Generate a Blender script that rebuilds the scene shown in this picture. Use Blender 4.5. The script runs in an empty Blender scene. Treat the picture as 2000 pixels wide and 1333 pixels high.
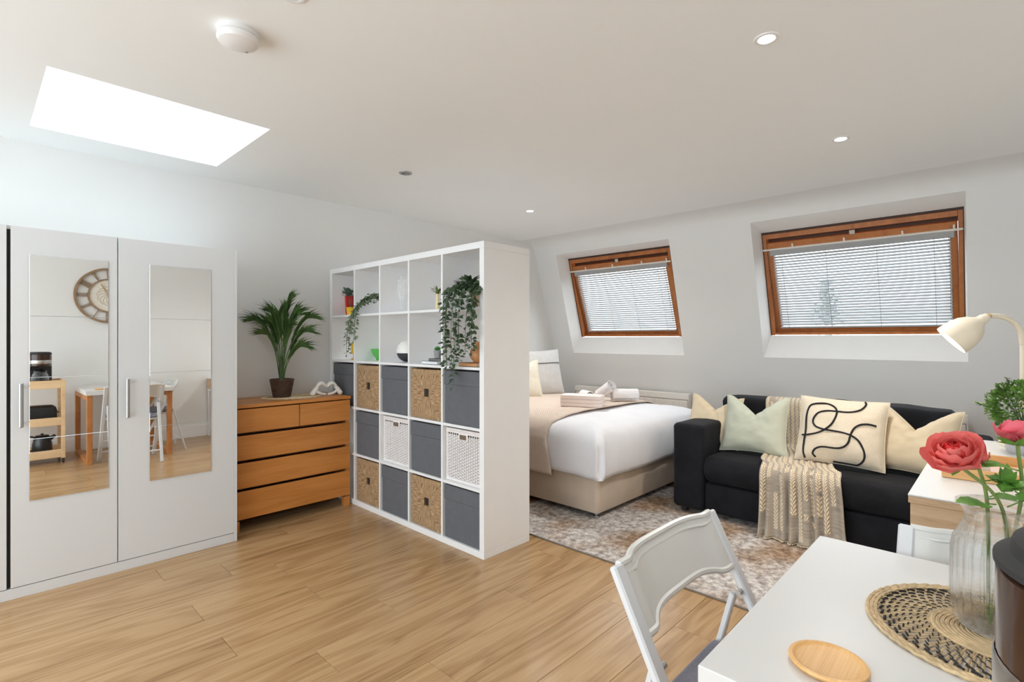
import bpy, math, random
from math import sin, cos, pi, radians, sqrt
from mathutils import Vector, Matrix, noise

random.seed(7)
S = bpy.context.scene
COL = S.collection

# ------------------------------------------------------------------ camera
EYE = 1.261
cam = bpy.data.cameras.new('camera')
cam.lens = 36.0 * 1012.0 / 2000.0
cam.sensor_width = 36.0
cam.shift_y = -4.5 / 2000.0
cam.clip_start = 0.02
cam_ob = bpy.data.objects.new('camera', cam)
COL.objects.link(cam_ob)
cam_ob.location = (0, 0, EYE)
cam_ob.rotation_euler = (radians(90), 0, radians(43.6 - 90))
S.camera = cam_ob

# ------------------------------------------------------------------ light and exposure
S.view_settings.view_transform = 'Standard'
S.view_settings.look = 'None'
S.view_settings.gamma = 1.0
S.view_settings.use_curve_mapping = False
S.view_settings.exposure = 0.74
S.cycles.max_bounces = 14
S.cycles.diffuse_bounces = 8
S.cycles.glossy_bounces = 6
S.cycles.transmission_bounces = 8
S.cycles.transparent_max_bounces = 16
S.cycles.caustics_reflective = False
S.cycles.caustics_refractive = False
S.cycles.use_denoising = True
S.cycles.sample_clamp_indirect = 6.0

SKY = 3.3
world = bpy.data.worlds.new('sky')
S.world = world
world.use_nodes = True
bg = world.node_tree.nodes['Background']
bg.inputs[0].default_value = (0.87, 0.935, 1.0, 1)
bg.inputs[1].default_value = SKY


def portal(loc, rot, sx, sy):
    l = bpy.data.lights.new('sky_portal', 'AREA')
    l.shape = 'RECTANGLE'; l.size = sx; l.size_y = sy
    l.cycles.is_portal = True
    o = bpy.data.objects.new('sky_portal', l); COL.objects.link(o)
    o.location = loc; o.rotation_euler = rot
    return o


SLOPE = math.atan(0.2975)
portal((0.67, 3.30, 3.10), (0, 0, 0), 1.0, 1.0)                                  # roof light over the wardrobe
portal((5.12, 0.89, 1.78), (0, radians(90) - SLOPE + 0.0, 0), 1.0, 1.5)          # right roof window
portal((5.12, 3.07, 1.78), (0, radians(90) - SLOPE + 0.0, 0), 1.0, 1.4)          # left roof window
portal((-2.3, 1.75, 1.28), (0, radians(-90), 0), 2.2, 4.2)                      # unseen window added behind the camera to brighten the room

# ------------------------------------------------------------------ colour and materials
def lin(c):
    c = c / 255.0
    return c / 12.92 if c <= 0.04045 else ((c + 0.055) / 1.055) ** 2.4


def rgb(r, g, b):
    return (lin(r), lin(g), lin(b), 1.0)


MATS = {}


def base_mat(name):
    m = bpy.data.materials.new(name); m.use_nodes = True
    nt = m.node_tree
    b = nt.nodes['Principled BSDF']
    MATS[name] = m
    return m, nt, b


def N(nt, kind, **kw):
    n = nt.nodes.new(kind)
    for k, v in kw.items():
        setattr(n, k, v)
    return n


def coords(nt, scale=(1, 1, 1), rand=False, src='Object'):
    tc = N(nt, 'ShaderNodeTexCoord')
    mp = N(nt, 'ShaderNodeMapping')
    mp.inputs['Scale'].default_value = scale
    nt.links.new(tc.outputs[src], mp.inputs['Vector'])
    if rand:
        oi = N(nt, 'ShaderNodeObjectInfo')
        ml = N(nt, 'ShaderNodeMath', operation='MULTIPLY'); ml.inputs[1].default_value = 37.0
        nt.links.new(oi.outputs['Random'], ml.inputs[0])
        cb = N(nt, 'ShaderNodeCombineXYZ')
        for i in range(3):
            nt.links.new(ml.outputs[0], cb.inputs[i])
        nt.links.new(cb.outputs[0], mp.inputs['Location'])
        return mp.outputs[0], oi.outputs['Random']
    return mp.outputs[0], None


def ramp(nt, fac, stops):
    r = N(nt, 'ShaderNodeValToRGB')
    el = r.color_ramp.elements
    while len(el) < len(stops):
        el.new(0.5)
    for e, (p, c) in zip(el, stops):
        e.position = p; e.color = c
    nt.links.new(fac, r.inputs[0])
    return r.outputs[0]


def bump(nt, b, height, strength=0.3, dist=0.002):
    bp = N(nt, 'ShaderNodeBump')
    bp.inputs['Strength'].default_value = strength
    bp.inputs['Distance'].default_value = dist
    nt.links.new(height, bp.inputs['Height'])
    nt.links.new(bp.outputs[0], b.inputs['Normal'])


def plain(name, col, rough=0.5, metal=0.0, var=0.04, scale=8.0, bmp=0.0, bscale=200.0, spec=0.5, sheen=0.0, bdist=0.001, trans=0.0):
    """A near-uniform paint, plastic, metal or cloth with slight procedural variation."""
    m, nt, b = base_mat(name)
    v, _ = coords(nt)
    nz = N(nt, 'ShaderNodeTexNoise'); nz.inputs['Scale'].default_value = scale; nz.inputs['Detail'].default_value = 3
    nt.links.new(v, nz.inputs['Vector'])
    lo = tuple(max(0, c * (1 - var)) for c in col[:3]) + (1,)
    hi = tuple(min(1, c * (1 + var)) for c in col[:3]) + (1,)
    nt.links.new(ramp(nt, nz.outputs['Fac'], [(0.3, lo), (0.7, hi)]), b.inputs['Base Color'])
    b.inputs['Roughness'].default_value = rough
    b.inputs['Metallic'].default_value = metal
    b.inputs['Specular IOR Level'].default_value = spec
    b.inputs['Sheen Weight'].default_value = sheen
    if bmp:
        n2 = N(nt, 'ShaderNodeTexNoise'); n2.inputs['Scale'].default_value = bscale; n2.inputs['Detail'].default_value = 2
        nt.links.new(v, n2.inputs['Vector'])
        bump(nt, b, n2.outputs['Fac'], bmp, bdist)
    if trans:
        tr = N(nt, 'ShaderNodeBsdfTranslucent'); tr.inputs[0].default_value = col
        mx = N(nt, 'ShaderNodeMixShader'); mx.inputs[0].default_value = trans
        out = nt.nodes['Material Output']
        nt.links.new(b.outputs[0], mx.inputs[1]); nt.links.new(tr.outputs[0], mx.inputs[2])
        nt.links.new(mx.outputs[0], out.inputs['Surface'])
    return m


def wood(name, dark, mid, light, scale=(1.2, 9, 9), rough=0.4, rand=True, rings=26.0, hue=0.0, bmp=0.08, line=0.35):
    """Wood grain running along local X (or wherever the scale is smallest)."""
    m, nt, b = base_mat(name)
    v, r = coords(nt, scale, rand)
    nz = N(nt, 'ShaderNodeTexNoise'); nz.inputs['Scale'].default_value = 1.0; nz.inputs['Detail'].default_value = 2; nz.inputs['Distortion'].default_value = 0.6
    nt.links.new(v, nz.inputs['Vector'])
    ml = N(nt, 'ShaderNodeMath', operation='MULTIPLY'); ml.inputs[1].default_value = rings
    nt.links.new(nz.outputs['Fac'], ml.inputs[0])
    sn = N(nt, 'ShaderNodeMath', operation='SINE'); nt.links.new(ml.outputs[0], sn.inputs[0])
    sc = N(nt, 'ShaderNodeMapRange'); sc.inputs[1].default_value = -1; sc.inputs[2].default_value = 1
    nt.links.new(sn.outputs[0], sc.inputs[0])
    # fine streaks
    mp2 = N(nt, 'ShaderNodeMapping'); mp2.inputs['Scale'].default_value = (2.2, 9, 9)
    nt.links.new(v, mp2.inputs['Vector'])
    n2 = N(nt, 'ShaderNodeTexNoise'); n2.inputs['Scale'].default_value = 1.5; n2.inputs['Detail'].default_value = 5; n2.inputs['Roughness'].default_value = 0.7
    nt.links.new(mp2.outputs[0], n2.inputs['Vector'])
    # broad tone
    n3 = N(nt, 'ShaderNodeTexNoise'); n3.inputs['Scale'].default_value = 0.55; n3.inputs['Detail'].default_value = 3
    nt.links.new(v, n3.inputs['Vector'])
    a1 = N(nt, 'ShaderNodeMath', operation='MULTIPLY'); a1.inputs[1].default_value = line
    nt.links.new(sc.outputs[0], a1.inputs[0])
    a2 = N(nt, 'ShaderNodeMath', operation='MULTIPLY_ADD'); a2.inputs[1].default_value = 0.75
    nt.links.new(n2.outputs['Fac'], a2.inputs[0]); nt.links.new(a1.outputs[0], a2.inputs[2])
    a3 = N(nt, 'ShaderNodeMath', operation='MULTIPLY_ADD'); a3.inputs[1].default_value = 0.45
    nt.links.new(n3.outputs['Fac'], a3.inputs[0]); nt.links.new(a2.outputs[0], a3.inputs[2])
    f = a3.outputs[0]
    if r is not None and hue:
        a4 = N(nt, 'ShaderNodeMath', operation='MULTIPLY_ADD'); a4.inputs[1].default_value = hue
        nt.links.new(r, a4.inputs[0]); nt.links.new(f, a4.inputs[2]); f = a4.outputs[0]
    c = ramp(nt, f, [(0.35, dark), (0.62, mid), (1.0, light)])
    nt.links.new(c, b.inputs['Base Color'])
    b.inputs['Roughness'].default_value = rough
    bump(nt, b, n2.outputs['Fac'], bmp, 0.001)
    return m


def glass_thin(name, tint=(1, 1, 1, 1), refl=0.12, rough=0.0):
    m, nt, b = base_mat(name)
    nt.nodes.remove(b)
    t = N(nt, 'ShaderNodeBsdfTransparent'); t.inputs[0].default_value = tint
    g = N(nt, 'ShaderNodeBsdfGlossy'); g.inputs['Roughness'].default_value = rough
    fr = N(nt, 'ShaderNodeLayerWeight'); fr.inputs[0].default_value = refl
    mx = N(nt, 'ShaderNodeMixShader')
    nt.links.new(fr.outputs['Fresnel'], mx.inputs[0])
    nt.links.new(t.outputs[0], mx.inputs[1]); nt.links.new(g.outputs[0], mx.inputs[2])
    nt.links.new(mx.outputs[0], nt.nodes['Material Output'].inputs['Surface'])
    return m


def emis(name, col, k):
    m, nt, b = base_mat(name)
    b.inputs['Base Color'].default_value = col
    b.inputs['Emission Color'].default_value = col
    b.inputs['Emission Strength'].default_value = k
    return m


M_wall = plain('wall_paint', (0.80, 0.805, 0.80, 1), 0.85, var=0.008, scale=1.5, bmp=0.04, bscale=120)
M_ceil = plain('ceiling_paint', (0.905, 0.925, 0.93, 1), 0.9, var=0.008, scale=1.0)
M_reveal = plain('reveal_paint', (0.86, 0.86, 0.85, 1), 0.6, var=0.01)
M_lam = plain('white_laminate', (0.82, 0.835, 0.85, 1), 0.35, var=0.01)
M_ward = plain('wardrobe_laminate', (0.64, 0.655, 0.67, 1), 0.4, var=0.01, scale=3)
M_dark = plain('dark_gap', (0.03, 0.028, 0.025, 1), 0.8)
M_mirror = plain('mirror_silver', (0.93, 0.94, 0.93, 1), 0.012, 1.0, var=0.0)
M_chrome = plain('brushed_steel', (0.42, 0.42, 0.42, 1), 0.42, 1.0, var=0.05)
M_floor = wood('oak_laminate', rgb(110, 80, 52), rgb(158, 124, 85), rgb(182, 150, 110), (0.9, 7.5, 7.5), 0.26, True, 32, 0.05, 0.05, 0.25)
M_seam = plain('floor_seam', rgb(92, 66, 42), 0.7)
M_chest = wood('honey_oak_veneer', rgb(168, 104, 44), rgb(196, 128, 62), rgb(212, 146, 78), (1.6, 12, 12), 0.38, True, 12, 0.05, 0.05, 0.2)
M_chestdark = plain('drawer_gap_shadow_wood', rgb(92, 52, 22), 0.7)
M_pine = wood('window_pine', rgb(120, 66, 30), rgb(165, 98, 50), rgb(186, 118, 64), (8, 1.4, 8), 0.4, True, 14, 0.08, 0.05, 0.2)
M_winedge = plain('window_gasket', rgb(58, 34, 22), 0.6)
M_slat = plain('white_slat', (0.38, 0.39, 0.40, 1), 0.5)
M_rail = plain('blind_cream_rail', (0.78, 0.75, 0.70, 1), 0.4)
M_cord = plain('blind_cord', (0.28, 0.28, 0.28, 1), 0.8)
M_pane = glass_thin('window_glass', (0.97, 0.985, 0.98, 1), 0.06)
M_flute, nt_, b_ = base_mat('clear_glass')
b_.inputs['Base Color'].default_value = (.95, .97, .98, 1); b_.inputs['Roughness'].default_value = .08
t_ = N(nt_, 'ShaderNodeBsdfTransparent'); lw_ = N(nt_, 'ShaderNodeLayerWeight'); lw_.inputs[0].default_value = .35
mr_ = N(nt_, 'ShaderNodeMapRange'); mr_.inputs[3].default_value = .03; mr_.inputs[4].default_value = .38  # white mixed in towards the edges stands in for glass highlights
mx_ = N(nt_, 'ShaderNodeMixShader'); nt_.links.new(lw_.outputs['Facing'], mr_.inputs[0]); nt_.links.new(mr_.outputs[0], mx_.inputs[0])
nt_.links.new(t_.outputs[0], mx_.inputs[1]); nt_.links.new(b_.outputs[0], mx_.inputs[2]); nt_.links.new(mx_.outputs[0], nt_.nodes['Material Output'].inputs['Surface'])
M_greybox = plain('grey_cardboard', rgb(94, 97, 103), 0.75, var=0.05, scale=30, bmp=0.12, bscale=400)
M_black = plain('black_plastic', (0.012, 0.012, 0.014, 1), 0.25)
M_blackm = plain('black_matte', (0.02, 0.02, 0.022, 1), 0.7)
M_velvet = plain('black_velvet', (0.0065, 0.007, 0.010, 1), 0.8, var=0.35, scale=9, bmp=0.3, bscale=60, spec=0.25, sheen=0.02, bdist=0.004)
M_duvet = plain('white_cotton', (0.80, 0.81, 0.85, 1), 0.9, var=0.02, bmp=0.25, bscale=14, bdist=0.01)
M_base = plain('beige_velvet_divan', rgb(196, 180, 162), 0.85, var=0.08, scale=5, sheen=0.1, bmp=0.1, bscale=300)
M_towel = plain('towel_white', (0.86, 0.84, 0.85, 1), 0.95, var=0.01, scale=60, bmp=0.4, bscale=500, bdist=0.002)
M_towelp = plain('towel_blush', rgb(242, 228, 222), 0.95, var=0.01, scale=60, bmp=0.4, bscale=500, bdist=0.002)
M_sage = plain('sage_cotton', rgb(184, 188, 172), 0.75, var=0.04, scale=6, bmp=0.15, bscale=500, sheen=0.1)
M_cream = plain('cream_cotton', rgb(208, 192, 164), 0.75, var=0.04, scale=6, bmp=0.15, bscale=500, sheen=0.1)
M_canvas = plain('natural_canvas', rgb(214, 203, 184), 0.9, var=0.05, scale=120, bmp=0.5, bscale=260, bdist=0.002)
M_line = plain('black_cord', (0.01, 0.01, 0.012, 1), 0.9, bmp=0.5, bscale=600)
M_pillgrey = plain('pillow_grey_linen', rgb(212, 212, 212), 0.9, var=0.05, scale=50, bmp=0.3, bscale=300)
M_pillcream = plain('pillow_cream', rgb(234, 228, 212), 0.9, var=0.04, scale=30, bmp=0.2, bscale=300)
M_stripe = plain('pillow_stripe', rgb(120, 120, 126), 0.9)
M_leaf = plain('palm_green', rgb(84, 118, 66), 0.45, var=0.35, scale=12, trans=0.15)
M_leafd = plain('dark_ivy_green', rgb(62, 84, 58), 0.5, var=0.4, scale=25, trans=0.1)
M_leafg = plain('grey_ivy_green', rgb(112, 130, 100), 0.6, var=0.35, scale=25, trans=0.15)
M_box = plain('boxwood_green', rgb(104, 142, 66), 0.5, var=0.45, scale=35, trans=0.15)
M_flleaf = plain('flower_leaf_green', rgb(122, 172, 78), 0.5, var=0.25, scale=20, trans=0.2)
M_stem = plain('stem_green', rgb(128, 148, 82), 0.5, var=0.1)
M_trunk = plain('palm_stem', rgb(70, 92, 60), 0.6, var=0.2, scale=30)
M_basket = plain('brown_rattan', rgb(84, 62, 50), 0.6, var=0.3, scale=60)
M_petal = plain('coral_petal', rgb(240, 132, 126), 0.55, var=0.12, scale=25, trans=0.25)
M_petalr = plain('deep_coral_petal', rgb(226, 58, 58), 0.55, var=0.15, scale=25, trans=0.2)
M_petalp = plain('pink_petal', rgb(238, 112, 128), 0.55, var=0.12, scale=25, trans=0.25)
M_table = plain('white_tabletop', (0.69, 0.69, 0.685, 1), 0.3, var=0.008)
M_oakleg = wood('acacia_legs', rgb(140, 84, 42), rgb(176, 112, 60), rgb(196, 134, 78), (9, 9, 1.4), 0.45, True, 12, 0.05)
M_bamboo = wood('bamboo_plate', rgb(206, 150, 86), rgb(228, 178, 112), rgb(240, 200, 142), (1.4, 22, 22), 0.4, False, 9)
M_pinel = wood('pale_birch', rgb(204, 168, 124), rgb(224, 192, 150), rgb(236, 208, 170), (1.5, 12, 12), 0.45, True, 10)
M_chair = plain('chair_white', (0.66, 0.66, 0.64, 1), 0.28, var=0.01)
M_chairm = plain('chair_frame_white', (0.66, 0.68, 0.71, 1), 0.3, var=0.01)
M_bracket = plain('chair_pivot_grey', (0.45, 0.44, 0.42, 1), 0.4, 0.6)
M_greycush = plain('grey_seat_fabric', rgb(120, 120, 132), 0.9, var=0.12, scale=150, bmp=0.4, bscale=500)
M_deskw = wood('desk_ash', rgb(172, 140, 106), rgb(198, 168, 134), rgb(212, 186, 154), (12, 1.5, 14), 0.45, False, 16)
M_tray = wood('tray_oak', rgb(176, 122, 66), rgb(206, 154, 94), rgb(222, 178, 120), (12, 1.5, 12), 0.45, False, 10)
M_lamp = plain('lamp_cream', rgb(226, 216, 196), 0.35, var=0.01)
M_brass = plain('lamp_joint_tan', rgb(204, 178, 132), 0.4, var=0.05)
M_bulb = emis('lamp_bulb', (1.0, 0.86, 0.62, 1), 14.0)
M_led = emis('downlight_lens', (1.0, 0.96, 0.88, 1), 9.0)
M_white = plain('white_plastic', (0.84, 0.84, 0.84, 1), 0.35, var=0.01)
M_ceramic = plain('white_ceramic', (0.82, 0.81, 0.78, 1), 0.35, var=0.03, scale=30)
M_clock = plain('clock_wood', rgb(150, 122, 92), 0.6, var=0.15, scale=25)
M_clockf = plain('clock_face', rgb(232, 226, 214), 0.6, var=0.06, scale=40)
M_radi = plain('radiator_cream', (0.84, 0.81, 0.76, 1), 0.4, var=0.02)
M_potgrey = plain('pot_grey_ceramic', rgb(188, 188, 194), 0.5, var=0.05)
M_potterra = plain('pot_terracotta_pale', rgb(196, 168, 140), 0.8, var=0.08)
M_potdark = plain('pot_dark_blue', rgb(52, 60, 78), 0.6)
M_red = plain('red_cover', rgb(206, 42, 34), 0.5)
M_navy = plain('navy_cover', rgb(44, 48, 62), 0.5)
M_yellow = plain('yellow_gloss', rgb(232, 190, 36), 0.4)
M_limeg = plain('lime_glass', rgb(130, 214, 120), 0.1, trans=0.5)
M_paper = plain('paper', (0.8, 0.79, 0.77, 1), 0.8)
M_brownwood = wood('brown_wood', rgb(150, 96, 54), rgb(190, 134, 86), rgb(208, 156, 108), (9, 9, 9), 0.5, False, 14)
M_straw = plain('natural_straw', rgb(204, 180, 142), 0.8, var=0.22, scale=70, bmp=0.4, bscale=500)
M_strawb = plain('black_straw', (0.02, 0.018, 0.016, 1), 0.7)
M_jute = plain('pale_jute', rgb(214, 194, 160), 0.85, var=0.15, scale=80)
M_wicker = plain('white_wicker', (0.82, 0.79, 0.79, 1), 0.7, var=0.06, scale=80)
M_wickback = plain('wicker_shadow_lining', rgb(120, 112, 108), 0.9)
M_browndark = plain('coffee_brown', rgb(58, 38, 28), 0.15, var=0.1)
M_silver = plain('satin_silver', (0.5, 0.49, 0.47, 1), 0.3, 1.0)
M_roof = plain('far_roof_grey', rgb(200, 204, 210), 0.9)  # colours outside made pale, with the overexposed haze put into them
M_ext = plain('far_wall', rgb(222, 222, 222), 0.9)
M_conifer = plain('far_conifer', rgb(150, 160, 158), 0.9, var=0.2)


def fabric_grid(name, a, b_, sx, sy, strength=0.6, dist=0.003, rough=0.95):
    """Waffle / knit cloth: two crossed wave patterns on the UV map."""
    m, nt, b = base_mat(name)
    v, _ = coords(nt, (1, 1, 1), False, 'UV')
    sep = N(nt, 'ShaderNodeSeparateXYZ'); nt.links.new(v, sep.inputs[0])
    outs = []
    for i, s in ((0, sx), (1, sy)):
        ml = N(nt, 'ShaderNodeMath', operation='MULTIPLY'); ml.inputs[1].default_value = s * 2 * pi
        nt.links.new(sep.outputs[i], ml.inputs[0])
        sn = N(nt, 'ShaderNodeMath', operation='SINE'); nt.links.new(ml.outputs[0], sn.inputs[0])
        outs.append(sn.outputs[0])
    mu = N(nt, 'ShaderNodeMath', operation='MULTIPLY'); nt.links.new(outs[0], mu.inputs[0]); nt.links.new(outs[1], mu.inputs[1])
    mr = N(nt, 'ShaderNodeMapRange'); mr.inputs[1].default_value = -1; mr.inputs[2].default_value = 1
    nt.links.new(mu.outputs[0], mr.inputs[0])
    nt.links.new(ramp(nt, mr.outputs[0], [(0.2, a), (0.8, b_)]), b.inputs['Base Color'])
    b.inputs['Roughness'].default_value = rough
    bump(nt, b, mr.outputs[0], strength, dist)
    return m


M_runner = fabric_grid('knitted_runner', rgb(196, 178, 164), rgb(236, 220, 206), 60, 110, 0.8, 0.004)


def cable_throw():
    """Woven grey throw with cream cable plaits running down its length (UV: x across, y along)."""
    m, nt, b = base_mat('cable_throw')
    v, _ = coords(nt, (1, 1, 1), False, 'UV')
    sep = N(nt, 'ShaderNodeSeparateXYZ'); nt.links.new(v, sep.inputs[0])

    def mth(op, a, c=None, clamp=False):
        n = N(nt, 'ShaderNodeMath', operation=op); n.use_clamp = clamp
        for i, x in enumerate((a, c)):
            if x is None:
                continue
            if isinstance(x, (int, float)):
                n.inputs[i].default_value = x
            else:
                nt.links.new(x, n.inputs[i])
        return n.outputs[0]
    U, V = sep.outputs[0], sep.outputs[1]
    NC = 13.0
    uc = mth('MULTIPLY', U, NC)
    cell = mth('FLOOR', uc)
    fu = mth('SUBTRACT', mth('FRACT', uc), 0.5)                     # -.5 .. .5 inside a plait column
    # plaits: slanted ovals, alternating per half column
    vv = mth('MULTIPLY', V, 66.0)
    slant = mth('MULTIPLY', fu, 2.2)
    side = mth('GREATER_THAN', fu, 0.0)
    ph = mth('ADD', mth('ADD', vv, mth('MULTIPLY', mth('ABSOLUTE', fu), 2.6)), mth('MULTIPLY', side, 0.5))
    fv = mth('SUBTRACT', mth('FRACT', ph), 0.5)
    au = mth('SUBTRACT', mth('ABSOLUTE', fu), 0.14)
    d = mth('ADD', mth('POWER', mth('MULTIPLY', au, 4.8), 2.0), mth('POWER', mth('MULTIPLY', fv, 2.5), 2.0))
    oval = mth('LESS_THAN', d, 1.0)
    # plait ends at different lengths per column
    wn = N(nt, 'ShaderNodeTexWhiteNoise'); wn.noise_dimensions = '1D'
    nt.links.new(cell, wn.inputs['W'])
    lim = mth('ADD', mth('MULTIPLY', wn.outputs['Value'], 0.32), 0.68)
    vis = mth('LESS_THAN', V, lim)
    nb = N(nt, 'ShaderNodeTexNoise'); nb.inputs['Scale'].default_value = 1.0; nb.inputs['Detail'].default_value = 1
    cbn = N(nt, 'ShaderNodeCombineXYZ'); nt.links.new(mth('MULTIPLY', cell, 7.7), cbn.inputs[0]); nt.links.new(mth('MULTIPLY', V, 9.0), cbn.inputs[1]); nt.links.new(cbn.outputs[0], nb.inputs['Vector'])
    wn2 = N(nt, 'ShaderNodeTexWhiteNoise'); wn2.noise_dimensions = '1D'
    nt.links.new(mth('ADD', cell, 31.3), wn2.inputs['W'])
    vis = mth('MULTIPLY', vis, mth('GREATER_THAN', nb.outputs['Fac'], .37))
    keep = mth('MULTIPLY', oval, vis)
    # horizontal weave
    nz = N(nt, 'ShaderNodeTexNoise'); nz.inputs['Scale'].default_value = 1.0; nz.inputs['Detail'].default_value = 4
    mp = N(nt, 'ShaderNodeMapping'); mp.inputs['Scale'].default_value = (6, 420, 1)
    nt.links.new(v, mp.inputs['Vector']); nt.links.new(mp.outputs[0], nz.inputs['Vector'])
    ground = ramp(nt, nz.outputs['Fac'], [(0.3, rgb(138, 126, 114)), (0.7, rgb(188, 178, 164))])
    mix = N(nt, 'ShaderNodeMix', data_type='RGBA')
    nt.links.new(keep, mix.inputs['Factor']); nt.links.new(ground, mix.inputs['A'])
    mix.inputs['B'].default_value = rgb(236, 218, 190)
    nt.links.new(mix.outputs['Result'], b.inputs['Base Color'])
    b.inputs['Roughness'].default_value = 0.95
    h = mth('ADD', mth('MULTIPLY', mth('SUBTRACT', 1.0, d, True), vis), mth('MULTIPLY', nz.outputs['Fac'], 0.3))
    bump(nt, b, h, 0.8, 0.005)
    return m


M_throw = cable_throw()


def rug_mat():
    m, nt, b = base_mat('distressed_rug')
    v, _ = coords(nt)
    n1 = N(nt, 'ShaderNodeTexNoise'); n1.inputs['Scale'].default_value = 26; n1.inputs['Detail'].default_value = 7; n1.inputs['Roughness'].default_value = 0.75
    n2 = N(nt, 'ShaderNodeTexNoise'); n2.inputs['Scale'].default_value = 1.7; n2.inputs['Detail'].default_value = 3
    vo = N(nt, 'ShaderNodeTexVoronoi'); vo.inputs['Scale'].default_value = 4.5; vo.feature = 'SMOOTH_F1'
    for n in (n1, n2, vo):
        nt.links.new(v, n.inputs['Vector'])
    c1 = ramp(nt, n1.outputs['Fac'], [(0.38, rgb(132, 122, 118)), (0.50, rgb(180, 173, 168)), (0.60, rgb(214, 210, 206))])
    c2 = ramp(nt, n1.outputs['Fac'], [(0.38, rgb(108, 84, 64)), (0.52, rgb(152, 126, 102)), (0.64, rgb(186, 166, 144))])
    ad = N(nt, 'ShaderNodeMath', operation='MULTIPLY_ADD'); ad.inputs[1].default_value = 0.55
    nt.links.new(vo.outputs['Distance'], ad.inputs[0]); nt.links.new(n2.outputs['Fac'], ad.inputs[2])
    fr = N(nt, 'ShaderNodeMapRange'); fr.inputs[1].default_value = 0.66; fr.inputs[2].default_value = 0.92
    nt.links.new(ad.outputs[0], fr.inputs[0])
    mix = N(nt, 'ShaderNodeMix', data_type='RGBA')
    nt.links.new(fr.outputs[0], mix.inputs['Factor']); nt.links.new(c1, mix.inputs['A']); nt.links.new(c2, mix.inputs['B'])
    nt.links.new(mix.outputs['Result'], b.inputs['Base Color'])
    b.inputs['Roughness'].default_value = 1.0
    bump(nt, b, n1.outputs['Fac'], 0.6, 0.006)
    return m


M_rug = rug_mat()


def seagrass_mat():
    """Seagrass weave meeting in an X: strands run towards the centre in four triangles (object y,z of the front)."""
    m, nt, b = base_mat('seagrass_weave')
    tc = N(nt, 'ShaderNodeTexCoord')
    sep = N(nt, 'ShaderNodeSeparateXYZ'); nt.links.new(tc.outputs['UV'], sep.inputs[0])

    def mth(op, a, c=None):
        n = N(nt, 'ShaderNodeMath', operation=op)
        for i, x in enumerate((a, c)):
            if x is None:
                continue
            if isinstance(x, (int, float)):
                n.inputs[i].default_value = x
            else:
                nt.links.new(x, n.inputs[i])
        return n.outputs[0]
    px = mth('SUBTRACT', sep.outputs[0], 0.5); py = mth('SUBTRACT', sep.outputs[1], 0.5)
    ax = mth('ABSOLUTE', px); ay = mth('ABSOLUTE', py)
    vert = mth('GREATER_THAN', ay, ax)
    cA = N(nt, 'ShaderNodeCombineXYZ'); nt.links.new(mth('MULTIPLY', px, 80.0), cA.inputs[0]); nt.links.new(mth('MULTIPLY', py, 7.0), cA.inputs[1])
    cB = N(nt, 'ShaderNodeCombineXYZ'); nt.links.new(mth('MULTIPLY', px, 7.0), cB.inputs[0]); nt.links.new(mth('MULTIPLY', py, 80.0), cB.inputs[1]); cB.inputs[2].default_value = 9.0
    mixv = N(nt, 'ShaderNodeMix', data_type='VECTOR')
    nt.links.new(vert, mixv.inputs['Factor']); nt.links.new(cB.outputs[0], mixv.inputs['A']); nt.links.new(cA.outputs[0], mixv.inputs['B'])
    nz = N(nt, 'ShaderNodeTexNoise'); nz.inputs['Scale'].default_value = 1.0; nz.inputs['Detail'].default_value = 3; nz.inputs['Distortion'].default_value = 0.25
    nt.links.new(mixv.outputs['Result'], nz.inputs['Vector'])
    dg = mth('ABSOLUTE', mth('SUBTRACT', ax, ay))
    seam = mth('LESS_THAN', dg, 0.006)
    f = mth('SUBTRACT', nz.outputs['Fac'], mth('MULTIPLY', seam, 0.12))
    c = ramp(nt, f, [(0.32, rgb(104, 78, 52)), (0.48, rgb(166, 134, 98)), (0.68, rgb(204, 176, 140))])
    nt.links.new(c, b.inputs['Base Color'])
    b.inputs['Roughness'].default_value = 0.8
    bump(nt, b, f, 1.0, 0.006)
    return m


M_sea = seagrass_mat()


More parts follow.
